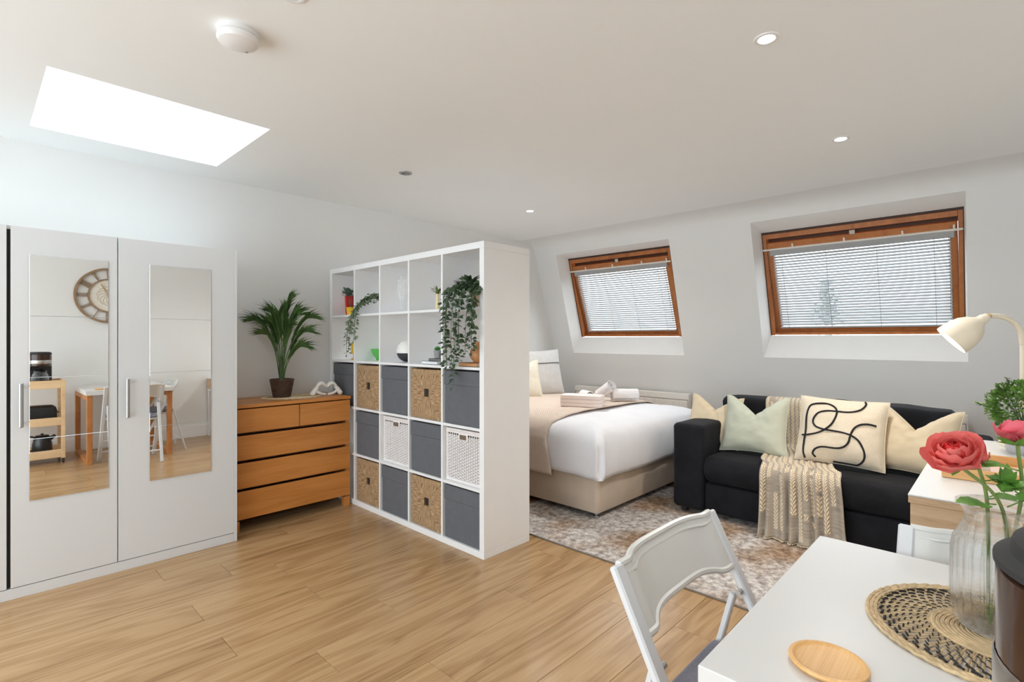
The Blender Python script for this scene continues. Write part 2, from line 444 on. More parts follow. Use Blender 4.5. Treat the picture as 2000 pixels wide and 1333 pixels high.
# ------------------------------------------------------------------ geometry collector
class G:
    def __init__(s):
        s.v = []; s.f = []; s.uv = []

    def add(s, vs, fs, uvs=None):
        o = len(s.v)
        s.v += [tuple(v) for v in vs]
        s.uv += uvs if uvs else [(0.0, 0.0)] * len(vs)
        s.f += [tuple(i + o for i in f) for f in fs]
        return s

    def box(s, x0, x1, y0, y1, z0, z1, b=0.0, M=None):
        if x1 < x0: x0, x1 = x1, x0
        if y1 < y0: y0, y1 = y1, y0
        if z1 < z0: z0, z1 = z1, z0
        if b <= 0:
            vs = [(x, y, z) for z in (z0, z1) for y in (y0, y1) for x in (x0, x1)]
            fs = [(0, 2, 3, 1), (4, 5, 7, 6), (0, 1, 5, 4), (2, 6, 7, 3), (0, 4, 6, 2), (1, 3, 7, 5)]
        else:
            b = min(b, (x1 - x0) * .49, (y1 - y0) * .49, (z1 - z0) * .49)
            vs = []; idx = {}
            for ix in (0, 1):
                for iy in (0, 1):
                    for iz in (0, 1):
                        X = (x0, x1)[ix]; Y = (y0, y1)[iy]; Z = (z0, z1)[iz]
                        sx = b if ix == 0 else -b; sy = b if iy == 0 else -b; sz = b if iz == 0 else -b
                        for a, p in ((0, (X, Y + sy, Z + sz)), (1, (X + sx, Y, Z + sz)), (2, (X + sx, Y + sy, Z))):
                            idx[(ix, iy, iz, a)] = len(vs); vs.append(p)
            I = lambda *k: idx[k]
            fs = []
            for k in (0, 1):
                fs.append([I(k, 0, 0, 0), I(k, 1, 0, 0), I(k, 1, 1, 0), I(k, 0, 1, 0)])
                fs.append([I(0, k, 0, 1), I(1, k, 0, 1), I(1, k, 1, 1), I(0, k, 1, 1)])
                fs.append([I(0, 0, k, 2), I(1, 0, k, 2), I(1, 1, k, 2), I(0, 1, k, 2)])
            for p in (0, 1):
                for q in (0, 1):
                    fs.append([I(p, q, 0, 0), I(p, q, 1, 0), I(p, q, 1, 1), I(p, q, 0, 1)])
                    fs.append([I(p, 0, q, 0), I(p, 1, q, 0), I(p, 1, q, 2), I(p, 0, q, 2)])
                    fs.append([I(0, p, q, 1), I(1, p, q, 1), I(1, p, q, 2), I(0, p, q, 2)])
                    for r in (0, 1):
                        fs.append([I(p, q, r, 0), I(p, q, r, 1), I(p, q, r, 2)])
            c = Vector(((x0 + x1) / 2, (y0 + y1) / 2, (z0 + z1) / 2))
            out = []
            for f in fs:
                ps = [Vector(vs[i]) for i in f]
                n = (ps[1] - ps[0]).cross(ps[2] - ps[0])
                m = sum(ps, Vector()) / len(ps)
                out.append(tuple(f) if n.dot(m - c) > 0 else tuple(reversed(f)))
            fs = out
        uvs = [((p[0] - x0) / max(x1 - x0, 1e-6), (p[2] - z0) / max(z1 - z0, 1e-6)) for p in vs]
        if M is not None:
            vs = [M @ Vector(p) for p in vs]
        return s.add(vs, fs, uvs)

    def bar(s, a, b, w, h, up=(0, 0, 1), bev=0.0):
        """A straight rectangular bar from a to b."""
        a = Vector(a); b = Vector(b); d = b - a; L = d.length
        z = d.normalized(); x = Vector(up).cross(z)
        if x.length < 1e-5: x = Vector((1, 0, 0)).cross(z)
        x.normalize(); y = z.cross(x)
        M = Matrix.Translation(a) @ Matrix((x, y, z)).transposed().to_4x4()
        return s.box(-w / 2, w / 2, -h / 2, h / 2, 0, L, bev, M)

    def grid(s, fn, nu, nv, cu=False, cv=False, uv0=(0, 0), uv1=(1, 1)):
        a = nu if cu else nu + 1; b = nv if cv else nv + 1
        vs = []; uvs = []
        for j in range(b):
            for i in range(a):
                u = i / nu; v = j / nv
                vs.append(fn(u, v)); uvs.append((uv0[0] + u * (uv1[0] - uv0[0]), uv0[1] + v * (uv1[1] - uv0[1])))
        fs = []
        for j in range(nv):
            for i in range(nu):
                i2 = (i + 1) % a; j2 = (j + 1) % b
                fs.append((j * a + i, j * a + i2, j2 * a + i2, j2 * a + i))
        return s.add(vs, fs, uvs)

    def tube(s, pts, r, n=8, closed=False, cap=True, flat=1.0):
        pts = [Vector(p) for p in pts]; m = len(pts)
        rr = r if isinstance(r, (list, tuple)) else [r] * m
        vs = []; prev = None
        for i, p in enumerate(pts):
            if closed: t = pts[(i + 1) % m] - pts[i - 1]
            else: t = pts[min(i + 1, m - 1)] - pts[max(i - 1, 0)]
            if t.length < 1e-9: t = Vector((0, 0, 1))
            t.normalize()
            if prev is None:
                x = t.cross(Vector((0, 0, 1)))
                if x.length < 1e-3: x = t.cross(Vector((0, 1, 0)))
            else:
                x = prev - t * prev.dot(t)
                if x.length < 1e-5: x = t.cross(Vector((0, 0, 1)))
            x.normalize(); prev = x; y = t.cross(x)
            for k in range(n):
                a = 2 * pi * k / n
                vs.append(p + x * cos(a) * rr[i] + y * sin(a) * rr[i] * flat)
        fs = []
        for i in range(m if closed else m - 1):
            j = (i + 1) % m
            for k in range(n):
                k2 = (k + 1) % n
                fs.append((i * n + k, i * n + k2, j * n + k2, j * n + k))
        if cap and not closed:
            fs.append(tuple(reversed(range(n)))); fs.append(tuple((m - 1) * n + k for k in range(n)))
        uvs = [(k / n, i / max(1, m - 1)) for i in range(m) for k in range(n)]
        return s.add(vs, fs, uvs)

    def lathe(s, prof, n=32, c=(0, 0, 0), rib=None, cap=True, M=None):
        vs = []; m = len(prof)
        for i, (r, z) in enumerate(prof):
            for k in range(n):
                a = 2 * pi * k / n
                q = r if rib is None else r * rib(a, z)
                p = Vector((q * cos(a), q * sin(a), z))
                if M is not None: p = M @ p
                vs.append((p[0] + c[0], p[1] + c[1], p[2] + c[2]))
        fs = []
        for i in range(m - 1):
            for k in range(n):
                k2 = (k + 1) % n
                fs.append((i * n + k, i * n + k2, (i + 1) * n + k2, (i + 1) * n + k))
        if cap:
            if prof[0][0] > 1e-5: fs.append(tuple(reversed(range(n))))
            if prof[-1][0] > 1e-5: fs.append(tuple((m - 1) * n + k for k in range(n)))
        return s.add(vs, fs)

    def leaf(s, base, d, up, L, W, fold=0.25, curl=0.2):
        """A folded pointed leaf: eight triangles, a raised midrib and a little curl."""
        base = Vector(base); d = Vector(d).normalized(); up = Vector(up)
        side = d.cross(up)
        if side.length < 1e-4: side = d.cross(Vector((1, 0.3, 0)))
        side.normalize(); nrm = side.cross(d)
        P = lambda t, w, h: base + d * (L * t) + side * (W * w) + nrm * (L * h)
        vs = [P(0, 0, 0), P(.3, 0, curl * .1), P(.65, 0, curl * .05), P(1, 0, -curl * .4),
              P(.3, .42, fold * .35), P(.62, .38, fold * .25 - curl * .1), P(.3, -.42, fold * .35), P(.62, -.38, fold * .25 - curl * .1)]
        fs = [(0, 4, 1), (1, 4, 5, 2), (2, 5, 3), (0, 1, 6), (1, 2, 7, 6), (2, 3, 7)]
        return s.add(vs, fs)

    def xf(s, M):
        s.v = [tuple(M @ Vector(p)) for p in s.v]
        return s


def loc_mat(o):
    return Matrix.LocRotScale(o.location, o.rotation_euler, o.scale)


def world_mat(o):
    M = loc_mat(o)
    while o.parent:
        o = o.parent; M = loc_mat(o) @ M
    return M


def part(name, g, mat, parent=None, world=False, smooth=35, **props):
    me = bpy.data.meshes.new(name)
    vs = g.v
    if world and parent is not None:
        Mi = world_mat(parent).inverted()
        vs = [tuple(Mi @ Vector(p)) for p in vs]
    me.from_pydata(vs, [], g.f)
    if any(u != (0.0, 0.0) for u in g.uv):
        ul = me.uv_layers.new(name='UVMap')
        li = [0] * len(me.loops); me.loops.foreach_get('vertex_index', li)
        flat = []
        for i in li: flat += g.uv[i]
        ul.data.foreach_set('uv', flat)
    me.materials.append(mat)
    me.validate()
    if smooth:
        me.shade_smooth(); me.set_sharp_from_angle(angle=radians(smooth))
    o = bpy.data.objects.new(name, me); COL.objects.link(o)
    if parent is not None: o.parent = parent
    for k, v in props.items(): o[k] = v
    return o


def tag(o, label, cat, group=None):
    o['label'] = label; o['category'] = cat
    if group: o['group'] = group
    return o


def thing(name, label, cat, loc=(0, 0, 0), rz=0.0, group=None):
    o = bpy.data.objects.new(name, None); COL.objects.link(o)
    o.location = loc; o.rotation_euler = (0, 0, rz); o.empty_display_size = 0.1
    return tag(o, label, cat, group)


def struct(name, g, mat, **kw):
    o = part(name, g, mat, **kw); o['kind'] = 'structure'; return o


def struct_root(name, loc=(0, 0, 0), rot=(0, 0, 0)):
    o = bpy.data.objects.new(name, None); COL.objects.link(o)
    o.location = loc; o.rotation_euler = rot; o['kind'] = 'structure'; return o


def dup(root, loc=None, rz=None, label=None):
    def cp(o, par):
        c = o.copy(); COL.objects.link(c); c.parent = par
        for ch in list(o.children): cp(ch, c)
        return c
    r = cp(root, None)
    if loc is not None: r.location = loc
    if rz is not None: r.rotation_euler = (0, 0, rz)
    if label: r['label'] = label
    return r


def spline(pts, n=8, closed=False):
    """Catmull-Rom through the points."""
    P = [Vector(p) for p in pts]; out = []; m = len(P)
    rng = range(m if closed else m - 1)
    for i in rng:
        p0 = P[i - 1] if (i > 0 or closed) else P[0] * 2 - P[1]
        p1 = P[i]; p2 = P[(i + 1) % m]
        p3 = P[(i + 2) % m] if (i + 2 < m or closed) else p2 * 2 - p1
        for k in range(n):
            t = k / n
            out.append(0.5 * ((2 * p1) + (p2 - p0) * t + (2 * p0 - 5 * p1 + 4 * p2 - p3) * t * t + (3 * p1 - p0 - 3 * p2 + p3) * t ** 3))
    if not closed: out.append(P[-1])
    return out


# ================================================================== ROOM
CEIL = 2.39
XW = 4.615            # where the sloped wall meets the ceiling
SL = 0.2975           # metres outwards per metre down
YL, YR = 4.05, -0.61
XB = -2.1
sx_at = lambda z: XW + (CEIL - z) * SL

# floor: dark underlay slab and oak planks laid along X
g = G(); g.box(XB, 5.5, YR - .1, YL + .1, -0.10, -0.007)
floor = struct('floor', g, M_seam)
P0 = 1.053; PITCH = 0.1925; PL = 1.38
joint = {3.17: .706, 2.978: .973, 2.785: 1.182, 2.593: .729, 2.40: 1.186, 2.208: .739, 2.015: 1.368, 1.823: .968,
         1.63: 1.858, 1.438: 2.62, 1.245: 2.126, 1.053: 2.316, .86: 2.135}
k = -9
while True:
    y0 = P0 + k * PITCH; y1 = y0 + PITCH; k += 1
    if y1 < YR: continue
    if y0 > YL: break
    j = None
    for kk, vv in joint.items():
        if abs(kk - y0) < 0.02: j = vv
    if j is None: j = random.uniform(0, PL)
    x = j - PL * 4
    while x < 5.35:
        a = max(x, XB); b = min(x + PL, 5.34)
        if b - a > 0.05:
            cx_, cy_ = (a + b) / 2, (max(y0, YR) + min(y1, YL)) / 2
            gg = G(); gg.box(a - cx_ + .0007, b - cx_ - .0007, max(y0, YR) - cy_ + .0007, min(y1, YL) - cy_ - .0007, -0.008, 0, 0.0009)
            o = part('plank', gg, M_floor, floor, smooth=0)
            o.location = (cx_, cy_, 0)
        x += PL

# ceiling with the roof-light opening
HX0, HX1, HY0, HY1 = 0.225, 1.123, 2.87, 3.74
g = G()
g.box(XB, HX0, YR, YL, CEIL, CEIL + .05); g.box(HX1, XW - .22, YR, YL, CEIL, CEIL + .05)
g.box(HX0, HX1, YR, HY0, CEIL, CEIL + .05); g.box(HX0, HX1, HY1, YL, CEIL, CEIL + .05)
ceiling = struct('ceiling', g, M_ceil, smooth=0)
w3 = struct_root('window_3', ((HX0 + HX1) / 2, (HY0 + HY1) / 2, CEIL))
TOP = 3.02
g = G()
g.box(HX0 - .03, HX0, HY0 - .03, HY1 + .03, CEIL + .0502, TOP); g.box(HX1, HX1 + .03, HY0 - .03, HY1 + .03, CEIL + .0502, TOP)
g.box(HX0, HX1, HY0 - .03, HY0, CEIL + .0502, TOP); g.box(HX0, HX1, HY1, HY1 + .03, CEIL + .0502, TOP)
part('light_shaft', g, M_reveal, w3, world=True, smooth=0)
g = G()
g.box(HX0, HX0 + .03, HY0, HY1, TOP - .04, TOP); g.box(HX1 - .03, HX1, HY0, HY1, TOP - .04, TOP)
g.box(HX0 + .03, HX1 - .03, HY0, HY0 + .03, TOP - .04, TOP); g.box(HX0 + .03, HX1 - .03, HY1 - .03, HY1, TOP - .04, TOP)
part('frame', g, M_white, w3, world=True)
g = G(); g.box(HX0 + .03, HX1 - .03, HY0 + .03, HY1 - .03, TOP - .02, TOP - .015)
part('pane', g, M_pane, w3, world=True, smooth=0)

# side walls
g = G(); g.box(XB, 5.6, YL, YL + .1, -0.05, CEIL + .05); struct('wall_left', g, M_wall)
g = G(); g.box(XB, 5.6, YR - .1, YR, -0.05, CEIL + .05); struct('wall_right', g, M_wall)
for nm, ya, yb in (('baseboard_left', YL - .016, YL), ('baseboard_right', YR, YR + .016)):
    g = G(); g.box(XB, 5.28, ya, yb, 0, .13, .003)
    g.box(XB, 5.28, ya + (.004 if nm.endswith('left') else 0), yb - (0 if nm.endswith('left') else .004), .13, .15, .003)
    struct(nm, g, M_white)

# wall behind the camera; its wide unseen window is added to brighten the room
WY0, WY1, WZ0, WZ1 = -0.2, 3.75, 0.25, 2.28
g = G()
g.box(XB - .12, XB, YR - .1, WY0, -.05, CEIL + .05); g.box(XB - .12, XB, WY1, YL + .1, -.05, CEIL + .05)
g.box(XB - .12, XB, WY0, WY1, -.05, WZ0); g.box(XB - .12, XB, WY0, WY1, WZ1, CEIL + .05)
struct('wall_back', g, M_wall)
w4 = struct_root('window_4', (XB - .06, (WY0 + WY1) / 2, WZ0))
g = G()
for y in (WY0, (WY0 + WY1) / 2 - .03, WY1 - .06): g.box(XB - .09, XB - .04, y, y + .06, WZ0, WZ1, .004)
for z in (WZ0, WZ1 - .06): g.box(XB - .088, XB - .042, WY0, WY1, z, z + .06, .004)
part('frame', g, M_white, w4, world=True)
g = G(); g.box(XB - .068, XB - .062, WY0 + .05, WY1 - .05, WZ0 + .05, WZ1 - .05); part('pane', g, M_pane, w4, world=True, smooth=0)

# sloped window wall: profile rows from floor to ceiling with a soft cove, two window openings
OP = [  # (y near, y far) of the wall opening, z bottom/top; same for the frame plane behind it
    dict(n=1, yo=(2.355, 3.745), yf=(2.433, 3.706), zo=(1.092, 2.225), zf=(1.280, 2.195)),
    dict(n=2, yo=(0.195, 1.594), yf=(0.212, 1.566), zo=(1.092, 2.262), zf=(1.290, 2.195)),
]
INS = 0.17
prof = [(sx_at(z), z) for z in (-0.05, 1.092)]
prof += [(sx_at(2.225), 2.225), (sx_at(2.262), 2.262)]
cove = []
A0 = Vector((sx_at(2.29), 2.29)); A1 = Vector((XW, CEIL)); A2 = Vector((XW - .22, CEIL))
for i in range(9):
    t = i / 8
    cove.append(tuple(A0 * (1 - t) ** 2 + A1 * 2 * t * (1 - t) + A2 * t * t))
prof += cove
ys = [YR, 0.195, 1.594, 2.355, 3.745, YL]
g = G()
nP = len(prof)
vs = [(x, y, z) for y in ys for (x, z) in prof]
fs = []
for a in range(len(ys) - 1):
    for b in range(nP - 1):
        if a == 1 and 1 <= b <= 2: continue
        if a == 3 and b == 1: continue
        fs.append((a * nP + b, a * nP + b + 1, (a + 1) * nP + b + 1, (a + 1) * nP + b))
g.add(vs, fs)
# outer skin, well behind, with the frame openings
for o_ in OP:
    (ya, yb), (yc, yd) = o_['yo'], o_['yf']; (za, zb), (zc, zd) = o_['zo'], o_['zf']
    F = [(sx_at(za), ya, za), (sx_at(za), yb, za), (sx_at(zb), yb, zb), (sx_at(zb), ya, zb)]
    B = [(sx_at(zc) + INS, yc, zc), (sx_at(zc) + INS, yd, zc), (sx_at(zd) + INS, yd, zd), (sx_at(zd) + INS, yc, zd)]
    o_['F'] = F; o_['B'] = B
D = 0.24
ys2 = [YR, .212, 1.566, 2.433, 3.706, YL]
zs2 = [-.05, 1.28, 1.29, 2.195, 2.62]
vs = [(sx_at(z) + INS + .01, y, z) for y in ys2 for z in zs2]
fs = []
for a in range(5):
    for b in range(4):
        if a == 1 and b == 2: continue
        if a == 3 and b in (1, 2): continue
        fs.append((a * 5 + b, (a + 1) * 5 + b, (a + 1) * 5 + b + 1, a * 5 + b + 1))
g.add(vs, fs)
g.box(XW - .25, XW + .3, YR, YL, CEIL + .004, CEIL + .05)
struct('wall_front', g, M_wall, smooth=40)

axw = Vector((0, -1, 0)); up = Vector((-SL, 0, 1)).normalized(); nin = axw.cross(up)
ROT = Matrix((axw, up, nin)).transposed()
SASH = radians(4.2)
blinds = []
for o_ in OP:
    n = o_['n']; F, B = o_['F'], o_['B']
    yc, yd = o_['yf']; zc, zd = o_['zf']
    origin = Vector((sx_at(zc) + INS, yd, zc))
    Wd = yd - yc; Hh = (zd - zc) / up.z
    w = struct_root('window_%d' % n, origin, ROT.to_euler())
    # plaster reveal
    g = G()
    g.add(F + B, [(0, 1, 5, 4), (1, 2, 6, 5), (2, 3, 7, 6), (3, 0, 4, 7)])
    part('reveal', g, M_reveal, w, world=True, smooth=0)
    # outer frame
    g = G(); t = .034
    g.box(0, t, 0, Hh, -.10, -.004, .002); g.box(Wd - t, Wd, 0, Hh, -.10, -.004, .002)
    g.box(t, Wd - t, 0, t * .6, -.10, -.02, .002); g.box(t, Wd - t, Hh - .062, Hh - .020, -.08, 0.002, .002)
    part('frame', g, M_pine, w)
    g = G()
    g.box(0, Wd, Hh - .020, Hh, -.05, -.002); g.box(t, Wd - t, Hh - .105, Hh - .062, -.10, -.07)
    g.box(0, .006, 0, Hh, -.004, 0.0); g.box(Wd - .006, Wd, 0, Hh, -.004, 0.0)
    part('gasket', g, M_winedge, w)
    # pivoting sash, top swung in and foot swung out
    sash = bpy.data.objects.new('sash', None); COL.objects.link(sash); sash.parent = w
    sash.location = (0, Hh * .55, -.03); sash.rotation_euler = (SASH, 0, 0)
    hb, ht = -Hh * .55 + .006, Hh * .45 - .098
    m_ = .037
    for nm, bx in (('sash_rail', (m_, Wd - m_, ht - .052, ht)), ('sash_rail', (m_, Wd - m_, hb, hb + .052)),
                   ('sash_stile', (m_, m_ + .046, hb + .052, ht - .052)), ('sash_stile', (Wd - m_ - .046, Wd - m_, hb + .052, ht - .052))):
        g = G(); g.box(bx[0], bx[1], bx[2], bx[3], -.045, .0, .003); part(nm, g, M_pine, sash)
    g = G(); g.box(m_ + .04, Wd - m_ - .04, hb + .046, ht - .046, -.030, -.024); part('pane', g, M_pane, sash, smooth=0)
    # catch and label on the head of the sash
    g = G(); g.box(Wd * .5 - .02, Wd * .5 + .02, ht - .01, ht + .03, -.02, 0.0, .002); part('catch', g, M_silver, sash)
    # blind
    Mb = world_mat(sash) @ Matrix.Translation((0, 0, .012))
    lab = ('white venetian blind in the roof window above the sofa, dark conifer showing through' if n == 2 else 'white venetian blind in the roof window above the bed')
    bl = thing('venetian_blind', lab, 'blind', Mb.translation, 0, 'venetian blinds')
    bl.rotation_euler = Mb.to_euler()
    b0, b1 = m_ + .040, Wd - m_ - .036
    g = G(); g.box(.004, Wd - .004, ht - .062, ht - .046, .006, .020, .004)
    part('front_rail', g, M_rail, bl)
    g = G(); g.box(b0 - .02, b1 + .02, ht - .112, ht - .062, -.012, .010, .003)
    part('headrail', g, M_slat, bl)
    for f_ in (.18, .46, .74, .96):
        g = G(); g.box(Wd * f_ - .006, Wd * f_ + .006, ht - .05, ht - .018, .0, .012, .002); part('bracket', g, M_rail, bl)
    zt, zb_ = ht - .116, hb + .066
    ns = 27
    first = None
    for i in range(ns):
        z = zt + (zb_ - zt) * (i + .5) / (ns + .3)
        if first is None:
            g = G()
            tl = radians(-31)
            # gently arched slat, tilted so its inner edge hangs lower
            pr = []
            for q in range(5):
                u = q / 4 - .5
                yy = .0125 * 2 * u; hh = .0018 * (1 - (2 * u) ** 2)
                pr.append((yy * sin(tl) + hh * cos(tl), yy * cos(tl) - hh * sin(tl)))
            vs = []
            for X_ in (b0, b1):
                for (a_, b_) in pr: vs.append((X_, a_, b_))
                for (a_, b_) in pr: vs.append((X_, a_ - .0008, b_))
            fs = []
            for q in range(4):
                fs.append((q, q + 1, 11 + q, 10 + q)); fs.append((5 + q, 15 + q, 16 + q, 6 + q))
            fs += [(0, 10, 15, 5), (4, 9, 19, 14)]
            g.add(vs, fs)
            first = part('slat', g, M_slat, bl); s_ = first
        else:
            s_ = first.copy(); COL.objects.link(s_)
        s_.location = (0, z, 0)
    g = G(); g.box(b0, b1, hb + .050, hb + .064, -.010, .012, .002); part('bottom_rail', g, M_slat, bl)
    for f_ in (.06, .34, .63, .92):
        xx = b0 + (b1 - b0) * f_
        g = G(); g.box(xx - .0014, xx + .0014, hb + .06, zt + .02, .0128, .0145); part('ladder_cord', g, M_cord, bl)
    g = G(); g.tube([(b1 - .012, zt + .02, .02), (b1 - .010, (zt + zb_) / 2, .02), (b1 - .012, zb_ + .1, .02)], .0022, 5); part('pull_cord', g, M_cord, bl)

# ================================================================== WARDROBE
wd = thing('wardrobe', 'pale grey three-door wardrobe with mirror tiles on two doors', 'wardrobe', (0.43, 3.75, 0))
WX0, WX1, WF, WT = -0.30, 1.158, 3.469, 1.812
g = G(); g.box(WX0, WX0 + .018, WF + .019, 4.045, 0, WT, .001); part('side_panel', g, M_ward, wd, True)
g = G(); g.box(WX1 - .018, WX1, WF + .0, 4.045, 0, WT, .001); part('side_panel', g, M_ward, wd, True)
g = G(); g.box(WX0 + .018, WX1 - .018, WF + .019, 4.045, WT - .02, WT - .001); part('top_panel', g, M_ward, wd, True)
g = G(); g.box(WX0 + .018, WX1 - .018, 4.03, 4.045, .05, WT - .02); part('back_panel', g, M_ward, wd, True)
g = G(); g.box(WX0 + .018, WX1 - .018, WF + .035, 4.03, .04, .056); part('bottom_panel', g, M_ward, wd, True)
g = G(); g.box(WX0, WX1 - .019, WF + .002, WF + .018, 0, .052, .001); part('plinth', g, M_ward, wd, True)
g = G(); g.box(.118, .142, WF + .022, 4.0, .056, WT - .02); part('partition', g, M_dark, wd, True)


def wdoor(x0, x1, mir, hx):
    g = G(); g.box(x0, x1, WF, WF + .018, .056, WT - .003, .001)
    d = part('door', g, M_ward, wd, True)
    if mir:
        z1 = 1.676; h = .3032
        for i in range(4):
            g = G(); g.box(mir[0], mir[1], WF - .004, WF - .0005, z1 - (i + 1) * h + .0012, z1 - i * h, .0006)
            part('mirror_tile', g, M_mirror, d, True, smooth=0)
    if hx:
        g = G(); z0, z1 = .83, 1.047
        g.tube([(hx, WF - .002, z0 + .02), (hx, WF - .024, z0 + .02)], .005, 8); g.tube([(hx, WF - .002, z1 - .02), (hx, WF - .024, z1 - .02)], .005, 8)
        g.box(hx - .008, hx + .008, WF - .032, WF - .022, z0, z1, .004)
        part('handle', g, M_chrome, d, True)


wdoor(-.298, .128, None, None)
wdoor(.142, .5565, (.208, .517), .178)
wdoor(.5605, 1.1395, (.701, 1.010), .599)

# ================================================================== CHEST OF DRAWERS
CX0, CX1, CF, CT = 1.172, 2.003, 3.60, .828
ch = thing('chest_of_drawers', 'honey-coloured wooden chest with five handleless drawers between wardrobe and cube shelf', 'chest of drawers', ((CX0 + CX1) / 2, 3.82, 0))
g = G(); g.box(CX0, CX1, CF - .006, 4.045, CT - .022, CT, .002); part('top', g, M_chest, ch, True)
for x in (CX0, CX1 - .028):
    g = G(); g.box(x, x + .028, CF + .016, 4.045, .07, CT - .0225, .001); part('side_panel', g, M_chest, ch, True)
g = G(); g.box(CX0 + .028, CX1 - .028, 4.03, 4.045, .08, CT - .0225); part('back_panel', g, M_chestdark, ch, True)
for z in (.632, .452, .268, .076):
    g = G(); g.box(CX0 + .0285, CX1 - .0285, CF + .03, 4.028, z, z + .012); part('rail', g, M_chestdark, ch, True)
for x in (CX0 + .002, CX1 - .047):
    for y in (CF + .006, 4.0):
        g = G(); g.box(x, x + .045, y, y + .045, 0, .069, .001); part('leg', g, M_chest, ch, True)
xm = 1.612
for x0, x1, z0, z1 in ((CX0 + .004, xm - .003, .646, .798), (xm + .003, CX1 - .004, .646, .798), (CX0 + .004, CX1 - .004, .466, .626),
                       (CX0 + .004, CX1 - .004, .282, .446), (CX0 + .004, CX1 - .004, .080, .262)):
    c_ = ((x0 + x1) / 2, CF + .008, (z0 + z1) / 2)
    g = G(); g.box(x0, x1, CF, CF + .016, z0, z1, .001)
    part('drawer', g, M_chest, ch, True)

# ================================================================== CUBE SHELF
KX0, KX1, KY0, KY1, KH = 2.024, 2.414, 2.148, 3.968, 1.82
sh = thing('cube_shelf', 'white five-by-five open cube shelving unit dividing the room', 'shelving unit', ((KX0 + KX1) / 2, (KY0 + KY1) / 2, 0))
T = .038
g = G(); g.box(KX0, KX1, KY0, KY1, KH - T, KH, .0012); part('top_panel', g, M_lam, sh, True)
g = G(); g.box(KX0, KX1, KY0, KY1, 0, T, .0012); part('bottom_panel', g, M_lam, sh, True)
for y in (KY0, KY1 - T):
    g = G(); g.box(KX0, KX1, y, y + T, T + .0004, KH - T - .0004, .0012); part('side_panel', g, M_lam, sh, True)
PT = .352; TH = .016; CEL = .336
for i in range(1, 5):
    y = KY0 + T + i * PT - TH
    g = G(); g.box(KX0 + .002, KX1 - .002, y, y + TH, T, KH - T); part('divider', g, M_lam, sh, True, smooth=0)
for i in range(5):
    for j in range(1, 5):
        y = KY0 + T + i * PT; z = T + j * PT - TH
        g = G(); g.box(KX0 + .002, KX1 - .002, y, y + CEL, z, z + TH); part('shelf', g, M_lam, sh, True, smooth=0)


def cell(col, row):
    """col 1..5 from far end to near end, row 1..5 from the top: centre y, base z."""
    return KY0 + T + (5 - col) * PT + CEL / 2, T + (5 - row) * PT


# grey lidded boxes
def grey_box():
    t = thing('storage_box', '', 'storage box', (0, 0, 0), 0, 'grey lidded boxes in the cube shelf')
    g = G(); g.box(-.18, .178, -.158, .158, .001, .318, .004); part('body', g, M_greybox, t)
    g = G(); g.box(-.184, .182, -.162, .162, .236, .324, .004); part('lid', g, M_greybox, t)
    return t


def sea_box():
    t = thing('seagrass_basket', '', 'basket', (0, 0, 0), 0, 'seagrass baskets in the cube shelf')
    n = 24; L, R, Bz, Tz, hw, hh = -.160, .160, .002, .318, .026, .026; zc = .170
    # woven front with a square hand hole, UVs centred on it
    g = G()
    def fr(a, b):
        pass
    o = [(-.18, L, Bz), (-.18, R, Bz), (-.18, R, Tz), (-.18, L, Tz)]
    i_ = [(-.18, -.024, zc - hh), (-.18, .024, zc - hh), (-.18, .024, zc + hh), (-.18, -.024, zc + hh)]
    ib = [(-.165, p[1], p[2]) for p in i_]
    uvf = lambda p: ((p[1] - L) / (R - L), (p[2] - Bz) / (Tz - Bz))
    # subdivided ring, slightly puffed
    for k in range(4):
        a, b = Vector(o[k]), Vector(o[(k + 1) % 4]); c, d = Vector(i_[k]), Vector(i_[(k + 1) % 4])
        def fn(u, v):
            p = (a.lerp(b, u)).lerp(c.lerp(d, u), v)
            p.x -= .006 * sin(pi * min(v, 1)) + .0015 * noise.noise(p * 60)
            return tuple(p)
        base = len(g.v)
        g.grid(fn, 14, 8)
        for q in range(base, len(g.v)):
            g.uv[q] = uvf(g.v[q])
    for k in range(4):
        g.add([i_[k], i_[(k + 1) % 4], ib[(k + 1) % 4], ib[k]], [(0, 1, 2, 3)], [(.5, .5)] * 4)
    part('front_panel', g, M_sea, t)
    g = G(); g.box(-.164, -.160, -.03, .03, zc - .03, zc + .03); part('handle_hole', g, M_blackm, t, smooth=0)
    g = G()
    g.box(-.158, .176, L, L + .008, Bz, Tz); g.box(-.158, .176, R - .008, R, Bz, Tz); g.box(.168, .176, L + .008, R - .008, Bz, Tz)
    g.box(-.158, .168, L + .008, R - .008, Bz, Bz + .006); g.box(-.158, .168, L + .008, R - .008, Tz - .03, Tz - .024)
    for q in range(len(g.v)): g.uv[q] = (g.v[q][0] * 3 + .5, g.v[q][2] * 3)
    part('body', g, M_sea, t)
    g = G(); g.tube([(-.178, L + .004, Tz), (-.178, R - .004, Tz), (.172, R - .004, Tz), (.172, L + .004, Tz)], .005, 6, closed=True)
    for q in range(len(g.v)): g.uv[q] = (g.v[q][1] * 9, .9)
    part('rim', g, M_sea, t)
    return t


